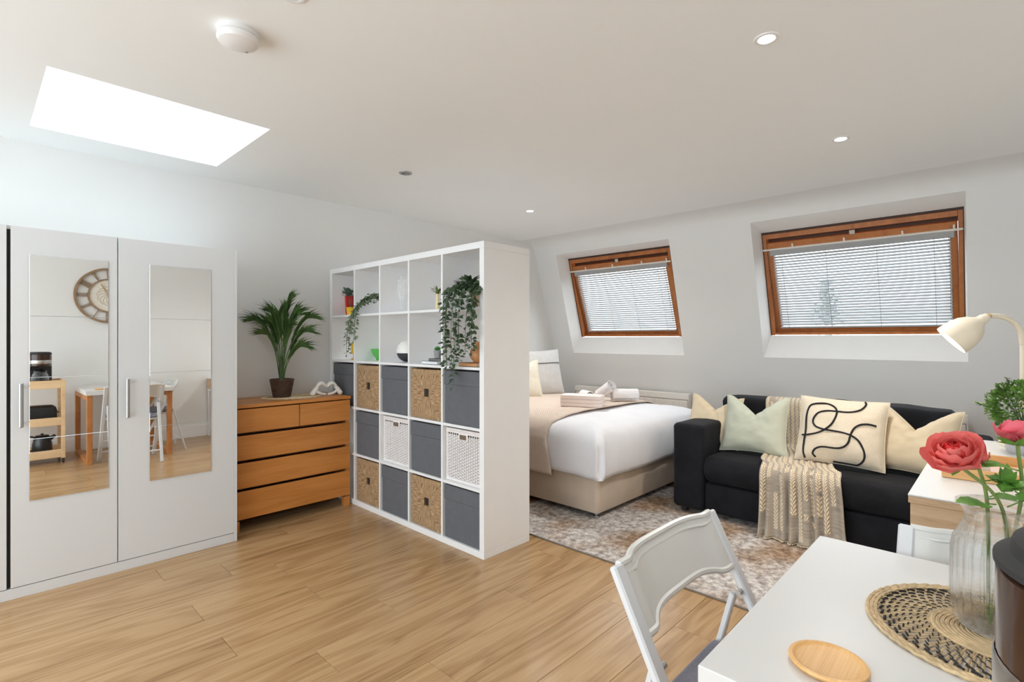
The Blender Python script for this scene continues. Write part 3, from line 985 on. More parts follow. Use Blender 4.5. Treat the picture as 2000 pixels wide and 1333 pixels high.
def wick_box():
    t = thing('wicker_basket', '', 'basket', (0, 0, 0), 0, 'white wicker baskets in the cube shelf')
    L, R, Bz, Tz = -.158, .158, .002, .322
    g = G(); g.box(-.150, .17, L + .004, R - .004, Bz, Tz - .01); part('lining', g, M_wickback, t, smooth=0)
    g = G()
    xs = [L + .008 + (R - L - .016) * i / 15 for i in range(16)]
    for x in xs: g.tube([(-.160, x, Bz), (-.160, x, Tz - .02)], .003, 5)
    part('stake', g, M_wicker, t, kind='stuff')
    g = G(); rows = 30
    for r in range(rows):
        z = Bz + .016 + r * (Tz - .05 - Bz) / rows
        pts = []
        for i in range(46):
            u = i / 45; y = L + .004 + (R - L - .008) * u
            ph = (y - xs[0]) / (xs[1] - xs[0]) * pi
            pts.append((-.1605 + .0052 * cos(ph + (r % 2) * pi), y, z + .0018 * sin(ph * 2)))
        g.tube(pts, .0042, 5, flat=.8)
    part('weave', g, M_wicker, t, kind='stuff')
    g = G()
    for x in (L, R): g.tube([(-.162, x, Bz), (-.162, x, Tz)], .006, 6)
    for z, r_ in ((Tz - .008, .009), (Tz - .022, .006), (Bz + .006, .008)): g.tube([(-.163, L, z), (-.163, R, z)], r_, 8)
    part('rim', g, M_wicker, t)
    g = G(); g.box(-.171, -.166, -.042, .042, .258, .300, .003); part('handle_frame', g, M_wicker, t)
    g = G(); g.box(-.173, -.168, -.030, .030, .264, .292, .001); part('handle_hole', g, plain('hole_taupe', rgb(112, 98, 84), 0.8), t)
    g = G(); g.box(-.15, .176, L, R, Tz - .012, Tz - .006); part('top_edge', g, M_wicker, t)
    return t


KXC = KX0 + .192
grey_at = [(1, 3, 'grey lidded box at the far end of the third row, above the chest top'),
           (3, 3, 'grey lidded box in the third row of cubes, between the two seagrass baskets'),
           (5, 3, 'grey lidded box under the big trailing ivy, with vine tips over its front'),
           (2, 4, 'grey lidded box beside the chest, between an upper and a lower seagrass basket'),
           (4, 4, 'grey lidded box between the two white wicker baskets'),
           (3, 5, 'grey lidded box on the bottom row between two seagrass baskets'),
           (5, 5, 'grey lidded box at the bottom near corner of the cube shelf')]
b0_ = grey_box()
for i, (c, r, lab) in enumerate(grey_at):
    y, z = cell(c, r); t = b0_ if i == 0 else dup(b0_)
    t.location = (KXC, y, z); t['label'] = lab
s0_ = sea_box()
for i, (c, r, lab) in enumerate([(2, 3, 'seagrass basket in the third row of cubes, next to the chest of drawers'),
                                 (4, 3, 'seagrass basket in the third row, just left of the ivy-covered cube'),
                                 (2, 5, 'seagrass basket on the bottom row beside the chest of drawers'),
                                 (4, 5, 'seagrass basket on the bottom row below the grey box between wicker baskets')]):
    y, z = cell(c, r); t = s0_ if i == 0 else dup(s0_)
    t.location = (KXC + .004, y, z); t['label'] = lab
k0_ = wick_box()
for i, (c, r, lab) in enumerate([(3, 4, 'smaller-looking white wicker basket in the middle column of the cube shelf'),
                                 (5, 4, 'white wicker basket in the near end column of the cube shelf')]):
    y, z = cell(c, r); t = k0_ if i == 0 else dup(k0_)
    t.location = (KXC - .0, y, z); t['label'] = lab


# ------------------------------------------------------------------ things on the open shelves
Z1 = cell(1, 1)[1]; Z2 = cell(1, 2)[1]


def book(name, label, x0, x1, y0, y1, z0, z1, cover, rz=0.0, tilt=0.0, group=None, spine='y'):
    c = ((x0 + x1) / 2, (y0 + y1) / 2, z0)
    t = thing(name, label, 'book', c, rz, group)
    if tilt: t.rotation_euler = (tilt, 0, rz)
    hx, hy, h = (x1 - x0) / 2, (y1 - y0) / 2, z1 - z0
    if h > 2 * hy:   # standing, thickness along y
        g = G()
        for s in (-1, 1): g.box(-hx, hx, s * hy - .0012, s * hy + .0012, 0, h)
        g.box(-hx - .001, -hx + .002, -hy, hy, 0, h); part('cover', g, cover, t)
        g = G(); g.box(-hx + .003, hx - .004, -hy + .0015, hy - .0015, .003, h - .003); part('pages', g, M_paper, t)
    else:            # lying flat
        g = G(); g.box(-hx, hx, -hy, hy, 0, .0025); g.box(-hx, hx, -hy, hy, h - .0025, h); g.box(-hx, -hx + .002, -hy, hy, 0, h)
        part('cover', g, cover, t)
        g = G(); g.box(-hx + .003, hx - .004, -hy + .004, hy - .004, .003, h - .003); part('pages', g, M_paper, t)
    return t


book('book', 'upright red book on the top shelf at the far end', 2.10, 2.24, 3.822, 3.848, Z1, Z1 + .165, M_red, tilt=radians(-6))
book('book', 'dark navy book standing right behind the red one', 2.12, 2.26, 3.752, 3.774, Z1, Z1 + .150, M_navy)
# small plant in a yellow pot next to the books
t = thing('potted_plant', 'small grey-green plant in a yellow pot beside the red book', 'plant', (2.062, 3.705, Z1))
g = G(); g.lathe([(.0, .0), (.026, 0), (.033, .055), (.035, .06), (.031, .06), (.029, .05), (0, .05)], 20); part('pot', g, M_yellow, t)
g = G(); rnd = random.Random(3)
for i in range(60):
    a = rnd.uniform(0, 2 * pi); e = rnd.uniform(.3, 1.3); r_ = rnd.uniform(.01, .06)
    d = Vector((cos(a) * cos(e), sin(a) * cos(e), sin(e)))
    g.leaf(Vector((0, 0, .09)) + d * r_ * 1.2 + Vector((0, .02, .045)), d, (0, 0, 1), .035, .026)
for a in range(5): g.tube([(0, 0, .05), (.012 * cos(a * 1.3), .012 * sin(a * 1.3) + .01, .12)], .0015, 4)
part('foliage', g, plain('blue_green_leaf', rgb(86, 108, 98), .6, var=.3, scale=30), t, kind='stuff')

# flutes
def flute():
    t = thing('champagne_flute', '', 'glass', (0, 0, 0), 0, 'champagne flutes on the top shelf')
    g = G(); g.lathe([(0, .004), (.030, .002), (.033, .0), (.033, .002), (.008, .007), (.0035, .02), (.0035, .085), (.010, .098), (.022, .130), (.027, .165), (.024, .215), (.0225, .235), (.0215, .235), (.023, .213), (.0258, .165), (.021, .132), (.006, .10), (0, .098)], 28)
    part('glass_body', g, M_flute, t); return t


f0 = flute()
for i, (x, y, s, lab) in enumerate([(2.15, 3.150, 1.02, 'champagne flute on the top shelf, the one further from the camera'),
                                    (2.12, 3.078, 1.08, 'champagne flute on the top shelf, the taller and nearer one'),
                                    (2.25, 3.105, 1.0, 'champagne flute standing at the back behind the two others')]):
    t = f0 if i == 0 else dup(f0)
    t.location = (x, y, Z1); t.scale = (1, 1, s); t['label'] = lab

# tall slim vase with grass tuft
t = thing('slim_vase', 'slim cream bottle vase holding a small green tuft', 'vase', (2.12, 2.692, Z1))
g = G(); g.lathe([(0, 0), (.014, 0), (.015, .01), (.011, .06), (.009, .10), (.011, .108), (.008, .108), (.007, .10), (0, .10)], 20); part('vase_body', g, plain('cream_bottle', rgb(226, 208, 160), .4), t)
g = G(); rnd = random.Random(5)
for i in range(26):
    a = rnd.uniform(0, 2 * pi); e = rnd.uniform(.55, 1.35)
    d = Vector((cos(a) * cos(e), sin(a) * cos(e), sin(e))); g.leaf((0, 0, .10), d, (0, 0, 1), rnd.uniform(.05, .085), .012, .2, .5)
part('tuft', g, plain('tuft_green', rgb(104, 118, 62), .6, var=.3, scale=40), t, kind='stuff')

# second row
t = thing('ornament', 'bright yellow upright ornament on a small foot, half hidden by the divider', 'ornament', (2.13, 3.778, Z2))
g = G(); g.box(-.014, .014, -.022, .022, .045, .135, .004); part('ornament_body', g, M_yellow, t)
g = G(); g.lathe([(0, 0), (.022, 0), (.022, .006), (.006, .012), (.005, .046), (0, .046)], 16); part('foot', g, plain('amber_foot', rgb(226, 176, 92), .4), t)

t = thing('glass_bowl', 'small lime green glass bowl on the second shelf', 'bowl', (2.20, 3.515, Z2))
g = G(); g.lathe([(0, .004), (.022, 0), (.028, .006), (.022, .012), (.045, .04), (.066, .088), (.063, .088), (.042, .042), (.018, .016), (0, .014)], 28); part('bowl_body', g, M_limeg, t)

t = thing('round_vase', 'spherical vase, white above and black below', 'vase', (2.17, 3.098, Z2))
R_ = .078
def arc(a0, a1, n): return [(R_ * sin(a0 + (a1 - a0) * i / n), R_ - R_ * cos(a0 + (a1 - a0) * i / n)) for i in range(n + 1)]
g = G(); g.lathe([(0, 0.001)] + arc(.3, 1.40, 10), 36, cap=False); part('lower_half', g, plain('matte_black_ceramic', rgb(44, 46, 54), .5), t)
g = G(); g.lathe(arc(1.40, 2.85, 14) + [(.015, .15)], 36, cap=False); part('upper_half', g, M_ceramic, t)

book('book', 'white book lying flat at the bottom of the small stack', 2.06, 2.24, 2.622, 2.785, Z2, Z2 + .022, plain('white_cover', (.78, .79, .82, 1), .5), group='stacked books')
book('book', 'thin dark grey book lying on top of the white one', 2.08, 2.22, 2.60, 2.735, Z2 + .0225, Z2 + .038, plain('grey_cover', rgb(120, 118, 120), .5), group='stacked books')
t = thing('potted_succulent', 'tiny green succulent in a grey pot on the stacked books', 'plant', (2.12, 2.692, Z2 + .0385))
g = G(); g.lathe([(0, 0), (.020, 0), (.026, .04), (.028, .052), (.024, .052), (.022, .044), (0, .044)], 24); part('pot', g, plain('cement', rgb(150, 150, 154), .8), t)
g = G()
for i in range(30):
    a = i * 2.4; e = .25 + i * .035; d = Vector((cos(a) * cos(e), sin(a) * cos(e), sin(e))); g.leaf((0, 0, .05), d, (0, 0, 1), .030, .02, .5, -.3)
part('rosette', g, plain('succulent_green', rgb(74, 146, 62), .45, var=.2), t, kind='stuff')

book('book', 'brown wood-look book lying flat under the wooden vase', 2.05, 2.22, 2.235, 2.395, Z2, Z2 + .024, M_brownwood)
t = thing('wooden_vase', 'round turned wooden vase behind the trailing ivy', 'vase', (2.13, 2.312, Z2 + .0245))
g = G(); g.lathe([(0, 0), (.025, 0), (.046, .025), (.052, .05), (.046, .075), (.026, .098), (.018, .112), (.021, .125), (.017, .125), (.014, .11), (0, .10)], 32); part('vase_body', g, M_brownwood, t)


def trailing(t, top, vines, mat, lw=.03, seed=1, dens=.012, crown=70, crown_r=.07):
    """Vines given as polylines in world coordinates; leaves in pairs along them plus a bushy crown."""
    rnd = random.Random(seed)
    g = G(); s = G()
    for vn in vines:
        pts = spline(vn, 10)
        s.tube(pts, .0016, 4)
        L = 0
        for i in range(1, len(pts)):
            seg = (pts[i] - pts[i - 1]); L += seg.length
            if L > dens:
                L = 0
                a = rnd.uniform(0, 2 * pi)
                d = Vector((cos(a), sin(a), rnd.uniform(-.7, .1)))
                sz = lw * rnd.uniform(.7, 1.15)
                g.leaf(pts[i] + d * .006, d, (-.6, rnd.uniform(-.5, .5), .6), sz, sz * .75, .3, .3)
    for i in range(crown):
        a = rnd.uniform(0, 2 * pi); e = rnd.uniform(-.2, 1.2); r_ = crown_r * rnd.uniform(.3, 1)
        d = Vector((cos(a) * cos(e), sin(a) * cos(e), sin(e) * .7))
        sz = lw * rnd.uniform(.8, 1.2)
        g.leaf(Vector(top) + d * r_, d, (-.3, 0, 1), sz, sz * .75, .3, .3)
    part('foliage', g, mat, t, True, kind='stuff')
    part('vine_stems', s, M_trunk, t, True, kind='stuff')


# big ivy, near end column
t = thing('trailing_plant', 'big dark green trailing ivy spilling over the near end of the shelf', 'plant', (2.13, 2.30, Z1))
g = G(); g.lathe([(0, 0), (.042, 0), (.052, .06), (.06, .10), (.056, .10), (.05, .085), (0, .085)], 28); part('pot', g, M_potterra, t)
rnd = random.Random(11); vs_ = []
tipz = [1.36, 1.30, 1.20, 1.06, .985, 1.08, 1.14, 1.24, 1.33, 1.18, 1.40, 1.10, 1.28, 1.22, 1.04, 1.17]
yy = [2.56, 2.54, 2.51, 2.50, 2.46, 2.44, 2.42, 2.40, 2.30, 2.34, 2.28, 2.53, 2.27, 2.30, 2.49, 2.33]
for z, y in zip(tipz, yy):
    y = y - .105
    x1 = rnd.uniform(1.955, 2.01)
    vs_.append([(2.13, 2.31 + (y - 2.31) * .2, Z1 + .11), (2.06, 2.31 + (y - 2.31) * .7, Z1 + .145 + rnd.uniform(-.02, .02)), (x1 + .01, y + rnd.uniform(-.01, .01), Z1 + .07), (x1, y + rnd.uniform(-.02, .02), (Z1 + z) / 2), (x1 - .004, y + rnd.uniform(-.025, .025), z)])
trailing(t, (2.07, 2.315, Z1 + .12), vs_, M_leafd, .036, 4, .009, 110, .095)

# finer grey-green trailer, second column
t = thing('trailing_plant', 'finer grey-green trailing plant hanging from the second cube column', 'plant', (2.16, 3.32, Z1))
g = G(); g.lathe([(0, 0), (.034, 0), (.04, .05), (.045, .08), (.041, .08), (.038, .07), (0, .07)], 24); part('pot', g, M_potdark, t)
vs_ = []
for z, y in ((1.16, 3.62), (1.22, 3.60), (1.30, 3.57), (1.24, 3.54), (1.14, 3.585), (1.36, 3.55), (1.33, 3.61), (1.27, 3.50)):
    x1 = rnd.uniform(1.97, 2.01)
    vs_.append([(2.16, 3.34, Z1 + .09), (2.08, 3.42, Z1 + .13), (2.02, 3.50 + (y - 3.5) * .4, Z1 + .06), (x1, y, (Z1 + z) / 2 + .02), (x1 - .005, y + rnd.uniform(-.015, .02), z)])
for y in (3.36, 3.40, 3.45): vs_.append([(2.16, 3.34, Z1 + .09), (2.09, y, Z1 + .15), (2.03, y + .05, Z1 + .07)])
trailing(t, (2.10, 3.40, Z1 + .09), vs_, M_leafg, .027, 9, .007, 90, .075)

# ================================================================== ON THE CHEST
# woven openwork mat
t = thing('woven_mat', 'oval straw mat with open scalloped edge under the palm', 'mat', (1.665, 3.84, CT))
def ring(cx, cy, rx, ry, z, r, n=64, wob=0.0, wn=0, nn=5):
    g_ = [(cx + (rx + wob * cos(wn * 2 * pi * k / n)) * cos(2 * pi * k / n), cy + (ry + wob * cos(wn * 2 * pi * k / n)) * sin(2 * pi * k / n), z) for k in range(n)]
    return g_
g = G()
for i in range(11): g.tube(ring(0, 0, .02 + i * .0155, .014 + i * .0125, .003, .003), .0034, 5, closed=True)
part('coil', g, M_jute, t)
g = G()
for k in range(30):
    a = 2 * pi * k / 30; c_ = (.202 * cos(a), .160 * sin(a))
    g.tube([(c_[0] + .018 * cos(q * pi / 4), c_[1] + .015 * sin(q * pi / 4), .003) for q in range(8)], .0026, 4, closed=True)
part('scallop_edge', g, M_jute, t, kind='stuff')

# palm
t = thing('potted_palm', 'green artificial palm in a brown woven pot on the chest', 'plant', (1.588, 3.842, CT + .0068))
g = G()
for i in range(13):
    z = .004 + i * .0102; r_ = .056 + .022 * (i / 12)
    n_ = 48
    g.tube([((r_ + .0018 * cos(k * pi / 2 + i * pi)) * cos(2 * pi * k / n_), (r_ + .0018 * cos(k * pi / 2 + i * pi)) * sin(2 * pi * k / n_), z) for k in range(n_)], .0058, 6, closed=True)
g.lathe([(0, .002), (.05, .002), (.070, .125), (0, .118)], 24)
part('woven_pot', g, M_basket, t)
rnd = random.Random(21)
fr_ = [  # azimuth (deg), lean outwards, length, rise
    (200, .34, .60, .42), (20, .30, .60, .50), (60, .12, .68, .66), (110, .16, .62, .60), (150, .20, .56, .50), (325, .34, .56, .40),
    (350, .22, .64, .58), (260, .16, .56, .52), (300, .24, .46, .30), (30, .38, .50, .36), (180, .12, .60, .60), (230, .24, .50, .42), (80, .05, .70, .70), (160, .36, .52, .34)]
dirR = Vector((.69, -.72, 0))  # across the picture
fspec = [(-.27, .555, .02), (.255, .575, .03), (-.085, .62, -.02), (.06, .71, .02), (.015, .65, .06), (.17, .60, -.03), (-.16, .54, .05), (.235, .47, .0), (.20, .36, -.02),
         (-.05, .55, -.08), (.11, .52, -.09), (-.12, .46, -.06), (.0, .60, -.05), (.10, .63, .07)]
for (sx_, hz, dp) in fspec:
    tip = dirR * sx_ * 1.0 + Vector((.72, .69, 0)) * dp + Vector((0, 0, hz))
    b_ = Vector((rnd.uniform(-.014, .014), rnd.uniform(-.014, .014), .11))
    mid = Vector((tip.x * .22, tip.y * .22, .11 + (hz - .11) * .55)); q3 = Vector((tip.x * .62, tip.y * .62, .11 + (hz - .11) * .90 + abs(sx_) * .12))
    pts = spline([b_, mid, q3, tip], 12)
    g = G(); g.tube(pts, [.0042 * (1 - .8 * i / len(pts)) for i in range(len(pts))], 5)
    m = len(pts)
    for i in range(int(m * .36), m):
        f_ = (i / m - .36) / .64
        tan = (pts[min(i + 1, m - 1)] - pts[i - 1]).normalized()
        side = tan.cross(Vector((0, 0, 1)))
        if side.length < .1: side = tan.cross(dirR)
        side.normalize()
        for s in (-1, 1):
            for h_ in (0,):
                LL = (.135 * sin(pi * min(1, .25 + f_ * .70)) + .02) * rnd.uniform(.8, 1.15)
                d = (side * s * .36 + tan * 1.0 + Vector((0, 0, rnd.uniform(-.15, .12))))
                g.leaf(pts[i] + tan * h_ * .01, d, (0, 0, 1), LL, .0100, .3, .30)
    part('frond', g, M_leaf, t)
g = G()
for i in range(6):
    a = i * 1.05; g.tube([(.012 * cos(a), .012 * sin(a), .11), (.010 * cos(a), .010 * sin(a), .24), (.014 * cos(a), .014 * sin(a), .30)], [.008, .006, .004], 7)
part('stem_cluster', g, M_trunk, t)

# heart hands sculpture
t = thing('hand_sculpture', 'white ceramic sculpture of two hands making a heart', 'sculpture', (1.888, 3.75, CT), radians(-14))
for s in (-1, 1):
    g = G()
    X = lambda p: (p[0] * s, p[1], p[2])
    # wrist and back of the hand rising from the outside, fingers meeting at the top middle, thumb at the bottom
    g.tube([X(p) for p in spline([(.112, 0, .008), (.098, 0, .022), (.080, 0, .048), (.062, 0, .072)], 5)], [.015, .018, .021, .023, .024, .024, .023, .0225, .022, .0215, .021, .020, .019, .018, .017, .016], 10, flat=.85)
    for k, (dz, ln) in enumerate(((0, 0), (.004, .003), (.006, .002), (.004, -.003))):
        yo = -.018 + k * .012
        g.tube([X(p) for p in spline([(.070, yo * .8, .070), (.052, yo, .090 + dz), (.030, yo, .092 + dz), (.012, yo * .9, .080 + dz), (.003, yo * .8, .066 + dz * .5)], 5)], [.0085] * 16 + [.008, .0075, .007, .006, .004], 8)
    g.tube([X(p) for p in spline([(.078, -.004, .040), (.055, -.008, .022), (.030, -.008, .014), (.006, -.006, .010)], 5)], [.013, .012, .0115, .011, .0105, .010, .010, .0095, .0095, .009, .009, .009, .0085, .008, .0075, .006], 8)
    part('hand', g, M_ceramic, t)

# ================================================================== CEILING FIXTURES
def downlight(lit):
    t = thing('downlight', '', 'ceiling light', (0, 0, 0), 0, 'recessed ceiling lights')
    g = G(); g.lathe([(.030, -.0005), (.030, -.004), (.036, -.006), (.043, -.004), (.045, -.0002)], 32, cap=False); part('trim_ring', g, M_white if lit else M_chrome, t)
    g = G(); g.lathe([(.0, -.0025), (.0285, -.0015)], 24, cap=False); g.lathe([(.0285, -.0005), (.0, -.0004)], 24, cap=False)
    part('lens', g, M_led if lit else plain('unlit_lens', rgb(120, 118, 112), .25), t)
    return t


def spot(x, y, power=9.0):
    l = bpy.data.lights.new('downlight_beam', 'SPOT'); l.energy = power; l.spot_size = radians(150); l.spot_blend = 1.0
    l.color = (1.0, .975, .94); l.shadow_soft_size = .05
    o = bpy.data.objects.new('downlight_beam', l); COL.objects.link(o); o.location = (x, y, CEIL - .012)


LP = 24.0
dl = None
for x, y, lab in ((3.419, 3.037, 'lit recessed downlight over the foot of the bed'), (3.395, .673, 'lit recessed downlight over the sofa'),
                  (2.069, .650, 'lit recessed downlight nearest the dining table, brightest in the ceiling')):
    t = downlight(True) if dl is None else dup(dl)
    dl = dl or t; t.location = (x, y, CEIL); t['label'] = lab; spot(x, y, LP * (2.3 if x > 3 else 1.2))
t = downlight(False); t.location = (2.054, 2.957, CEIL); t['label'] = 'unlit recessed downlight above the cube shelf'
t = downlight(False); t.children[1].data.materials[0] = M_white; t.location = (.733, 1.690, CEIL); t['label'] = 'unlit recessed downlight at the top edge, near the smoke alarm'
for x, y, lab in ((-.60, .650, 'unseen downlight added over the kitchen end to brighten the room'), (-.60, 3.00, 'unseen downlight added over the left end of the wardrobe to brighten the room'),
                  (-1.70, .650, 'unseen downlight added for brightness by the added rear window, right side'), (-1.70, 3.00, 'unseen downlight added for brightness by the added rear window, left side')):
    t = dup(dl, (x, y, CEIL), None, lab); spot(x, y, LP)  # out-of-view downlights, added only to raise the room's brightness

t = thing('smoke_alarm', 'round white smoke alarm on the ceiling beside the roof light', 'smoke alarm', (.684, 2.04, CEIL)); t.scale = (1.26, 1.26, 1.3)
g = G(); g.lathe([(.052, 0), (.056, -.006), (.056, -.014), (.052, -.016)], 40); part('mount', g, M_white, t)
g = G(); g.lathe([(.050, -.0165), (.055, -.018), (.056, -.026), (.051, -.034), (.034, -.041), (.015, -.044), (0, -.044)], 40); part('cover', g, M_white, t)
g = G()
for i in range(5): g.box(-.016 + i * .007, -.0125 + i * .007, -.030, -.018, -.0425, -.0415, M=Matrix.Rotation(radians(-10), 4, 'X') @ Matrix.Translation((0, 0, .004)))
part('vent_slots', g, plain('vent_grey', (.2, .2, .2, 1), .6), t)
g = G(); g.lathe([(0, -.0005), (.004, -.0005), (.003, .001)], 12, c=(.03, .018, -.041)); part('test_button', g, M_chrome, t)

# ================================================================== RUG AND BED
g = G()
RX0, RX1, RY0, RY1 = 2.492, 4.1, .10, 2.62
def rugf(u, v):
    return (RX0 + (RX1 - RX0) * u, RY0 + (RY1 - RY0) * v, .009 + .0008 * noise.noise((u * 30, v * 40, 0)))
g.grid(rugf, 40, 60)
rug = part('rug', g, M_rug)
gb = G(); gb.box(RX0, RX1, RY0, RY1, .0002, .0075); 
tag(rug, 'distressed grey and brown patterned rug under the bed and sofa', 'rug')
part('backing', gb, M_seam, rug)
gb = G(); gb.tube([(RX0, RY0, .005), (RX0, RY1, .005), (RX1, RY1, .005), (RX1, RY0, .005)], .0048, 6, closed=True); part('bound_edge', gb, plain('rug_edge', rgb(122, 114, 106), 1), rug)

BX0, BX1, BY0, BY1 = 2.985, 4.50, 2.03, 3.98
bed = thing('bed', 'beige velvet divan bed with a white mattress behind the cube shelf', 'bed', ((BX0 + BX1) / 2, (BY0 + BY1) / 2, 0))


def rrect(x0, x1, y0, y1, r, n=6, per=10):
    """closed rounded rectangle with points along the sides too"""
    out = []
    for (cx_, cy_, a0) in ((x1 - r, y1 - r, 0), (x0 + r, y1 - r, pi / 2), (x0 + r, y0 + r, pi), (x1 - r, y0 + r, 3 * pi / 2)):
        for i in range(n + 1):
            a = a0 + pi / 2 * i / n; out.append((cx_ + r * cos(a), cy_ + r * sin(a)))
        # straight run to the next corner filled in by the caller's subdivision
    res = []
    m = len(out)
    for i in range(m):
        a = out[i]; b = out[(i + 1) % m]
        d = sqrt((a[0] - b[0]) ** 2 + (a[1] - b[1]) ** 2)
        k = max(1, int(d / .06)) if per else 1
        for q in range(k): res.append((a[0] + (b[0] - a[0]) * q / k, a[1] + (b[1] - a[1]) * q / k))
    return res


def rloft(g, x0, x1, y0, y1, prof, r0=.05, disp=None, close=True):
    """Stack rounded rectangles: prof = [(inset, z), ...]; all rings share one point layout."""
    base = rrect(x0, x1, y0, y1, r0)
    cx_, cy_ = (x0 + x1) / 2, (y0 + y1) / 2; hx, hy = (x1 - x0) / 2, (y1 - y0) / 2
    vs = []; n = len(base)
    for (ins, z) in prof:
        for (x, y) in base:
            p = Vector((cx_ + (x - cx_) * max(0, (hx - ins)) / hx, cy_ + (y - cy_) * max(0, (hy - ins)) / hy, z))
            if disp: p = Vector(disp(p))
            vs.append(p)
    fs = []
    for i in range(len(prof) - 1):
        for k in range(n):
            k2 = (k + 1) % n; fs.append((i * n + k, i * n + k2, (i + 1) * n + k2, (i + 1) * n + k))
    if close: fs.append(tuple((len(prof) - 1) * n + k for k in range(n)))
    g.add(vs, fs, [(p[0], p[1]) for p in vs])


g = G(); rloft(g, BX0, BX1, BY0, BY1, [(.03, .049), (.004, .052), (0, .06), (-.001, .19), (0, .325), (.004, .333), (.03, .335)], .035); part('divan_base', g, M_base, bed, True)
g = G(); rloft(g, BX0 + .005, BX1 - .005, BY0 + .005, BY1 - .005, [(.03, .336), (0, .345), (-.003, .45), (0, .56), (.03, .575)], .06); part('mattress', g, M_duvet, bed, True)
for x in (BX0 + .05, BX1 - .06):
    for y in (BY0 + .045, BY1 - .06):
        g = G(); g.lathe([(0, .0095), (.018, .0095), (.022, .016), (.018, .022), (.008, .024), (.008, .032), (.02, .036), (.02, .0485), (0, .0485)], 20, c=(x, y, 0)); part('foot', g, M_chrome, bed, True)

DX0, DX1, DY0, DY1 = 2.935, 4.57, 1.975, 3.98
def ddisp(p):
    q = p.copy()
    k = max(0, min(1, (.60 - p.z) / .25))
    nse = noise.noise((p.x * 5, p.y * 5, p.z * 1.2)) * .020 + noise.noise((p.x * 14, p.y * 14, p.z * 2)) * .008
    c = Vector(((DX0 + DX1) / 2, (DY0 + DY1) / 2, p.z)); d = (p - c)
    # push outwards
    if abs(d.x) / (DX1 - DX0) > abs(d.y) / (DY1 - DY0): dirn = Vector((1 if d.x > 0 else -1, 0, 0))
    else: dirn = Vector((0, 1 if d.y > 0 else -1, 0))
    q += dirn * nse * k
    if p.z > .60: q.z += noise.noise((p.x * 2.2, p.y * 2.2, 1)) * .016 + noise.noise((p.x * 7, p.y * 7, 4)) * .006
    if p.z < .40: q.z += noise.noise((p.x * 3, p.y * 3, 7)) * .018
    # pinched corner fold at the visible foot corner
    cd = sqrt((p.x - DX0) ** 2 + (p.y - DY0) ** 2)
    if cd < .13 and p.z < .58:
        q += Vector((1, 1, 0)).normalized() * (.028 * (1 - cd / .13) * sin(cd * 120))
    return q
g = G()
rloft(g, DX0, DX1, DY0, DY1, [(.012, .300), (.006, .300), (-.002, .33), (-.008, .38), (-.010, .44), (-.008, .50), (.000, .55), (.018, .592), (.05, .622), (.10, .642), (.17, .654), (.28, .66), (.42, .664), (.58, .665), (.72, .665)], .06, ddisp)
dv = part('duvet', g, M_duvet, smooth=80)
tag(dv, 'white cotton duvet tucked over the bed', 'duvet')

# knitted runner across the foot half of the bed
path = spline([(2.914, .300), (2.908, .40), (2.912, .50), (2.932, .57), (2.975, .628), (3.06, .658), (3.25, .676), (3.6, .686), (4.0, .686), (4.3, .676), (4.5, .650), (4.58, .60), (4.60, .50), (4.60, .36)], 6) if False else None
pp = [Vector((a, 0, b)) for a, b in ((2.912, .292), (2.906, .40), (2.908, .50), (2.926, .575), (2.972, .632), (3.06, .664), (3.25, .684), (3.6, .692), (4.0, .692), (4.3, .682), (4.5, .658), (4.585, .60), (4.605, .50), (4.605, .38))]
pth = spline(pp, 6)
def runf(u, v):
    p = pth[min(len(pth) - 1, int(round(v * (len(pth) - 1))))]
    y = 2.435 - .055 * (1 - min(1, v * 5)) + (1.25) * u
    wv = .006 * noise.noise((p.x * 6, y * 6, p.z * 6))
    hem = -.018 * (1 - min(1, v * 12)) * (1 - u * 1.2) if v < .1 else 0
    return (p.x - (.004 if v < .2 else 0) + wv * (.8 if p.z < .6 else 0), y + .01 * noise.noise((v * 9, 1, 2)) * (1 if u < .05 else 0), p.z + (wv if p.z > .6 else 0) + hem)
g = G(); g.grid(runf, 40, len(pth) - 1)
ru = part('bed_runner', g, M_runner, smooth=80)
sol = ru.modifiers.new('thickness', 'SOLIDIFY'); sol.thickness = .008; sol.offset = 1
tag(ru, 'pinkish beige knitted runner laid across the bed', 'blanket')


# pillows and cushions
def cushion(w, h, t, dip=0.0, seed=0, n=28, ear=.10, chop=.35):
    """Square cushion, width along x, height along z (from 0), thickness along y (front is -y)."""
    g = G()
    for side in (-1, 1):
        def fn(u, v):
            s = u * 2 - 1; q = v * 2 - 1
            if side > 0: s = -s
            pin_x = 1 - ear * (1 - q * q); pin_z = 1 - ear * (1 - s * s)
            x = s * w / 2 * pin_x; z = q * h / 2 * pin_z
            th = ((1 - s ** 4) * (1 - q ** 4)) ** .5
            th *= .75 + .25 * (1 - s * s) * (1 - q * q)
            if dip:
                k = max(0, 1 - abs(s) / (chop * 2.4)) ** 1.25 * max(0, (q + .35) / 1.35) ** 1.5
                z -= dip * k
                th *= 1 + .35 * math.exp(-((abs(s) - .5) / .25) ** 2) * max(0, q) - .35 * k
                x *= 1 - .05 * max(0, q)
            wr = .006 * noise.noise((s * 3 + seed, q * 3, side)) + .003 * noise.noise((s * 8 + seed, q * 8, side))
            if dip: wr += .012 * k * sin(abs(s) * 26 + q * 6)
            y = side * (t / 2 * th + .002 + (wr if th > .15 else 0))
            return (x, y, z + h / 2)
        g.grid(fn, n, n)
    return g


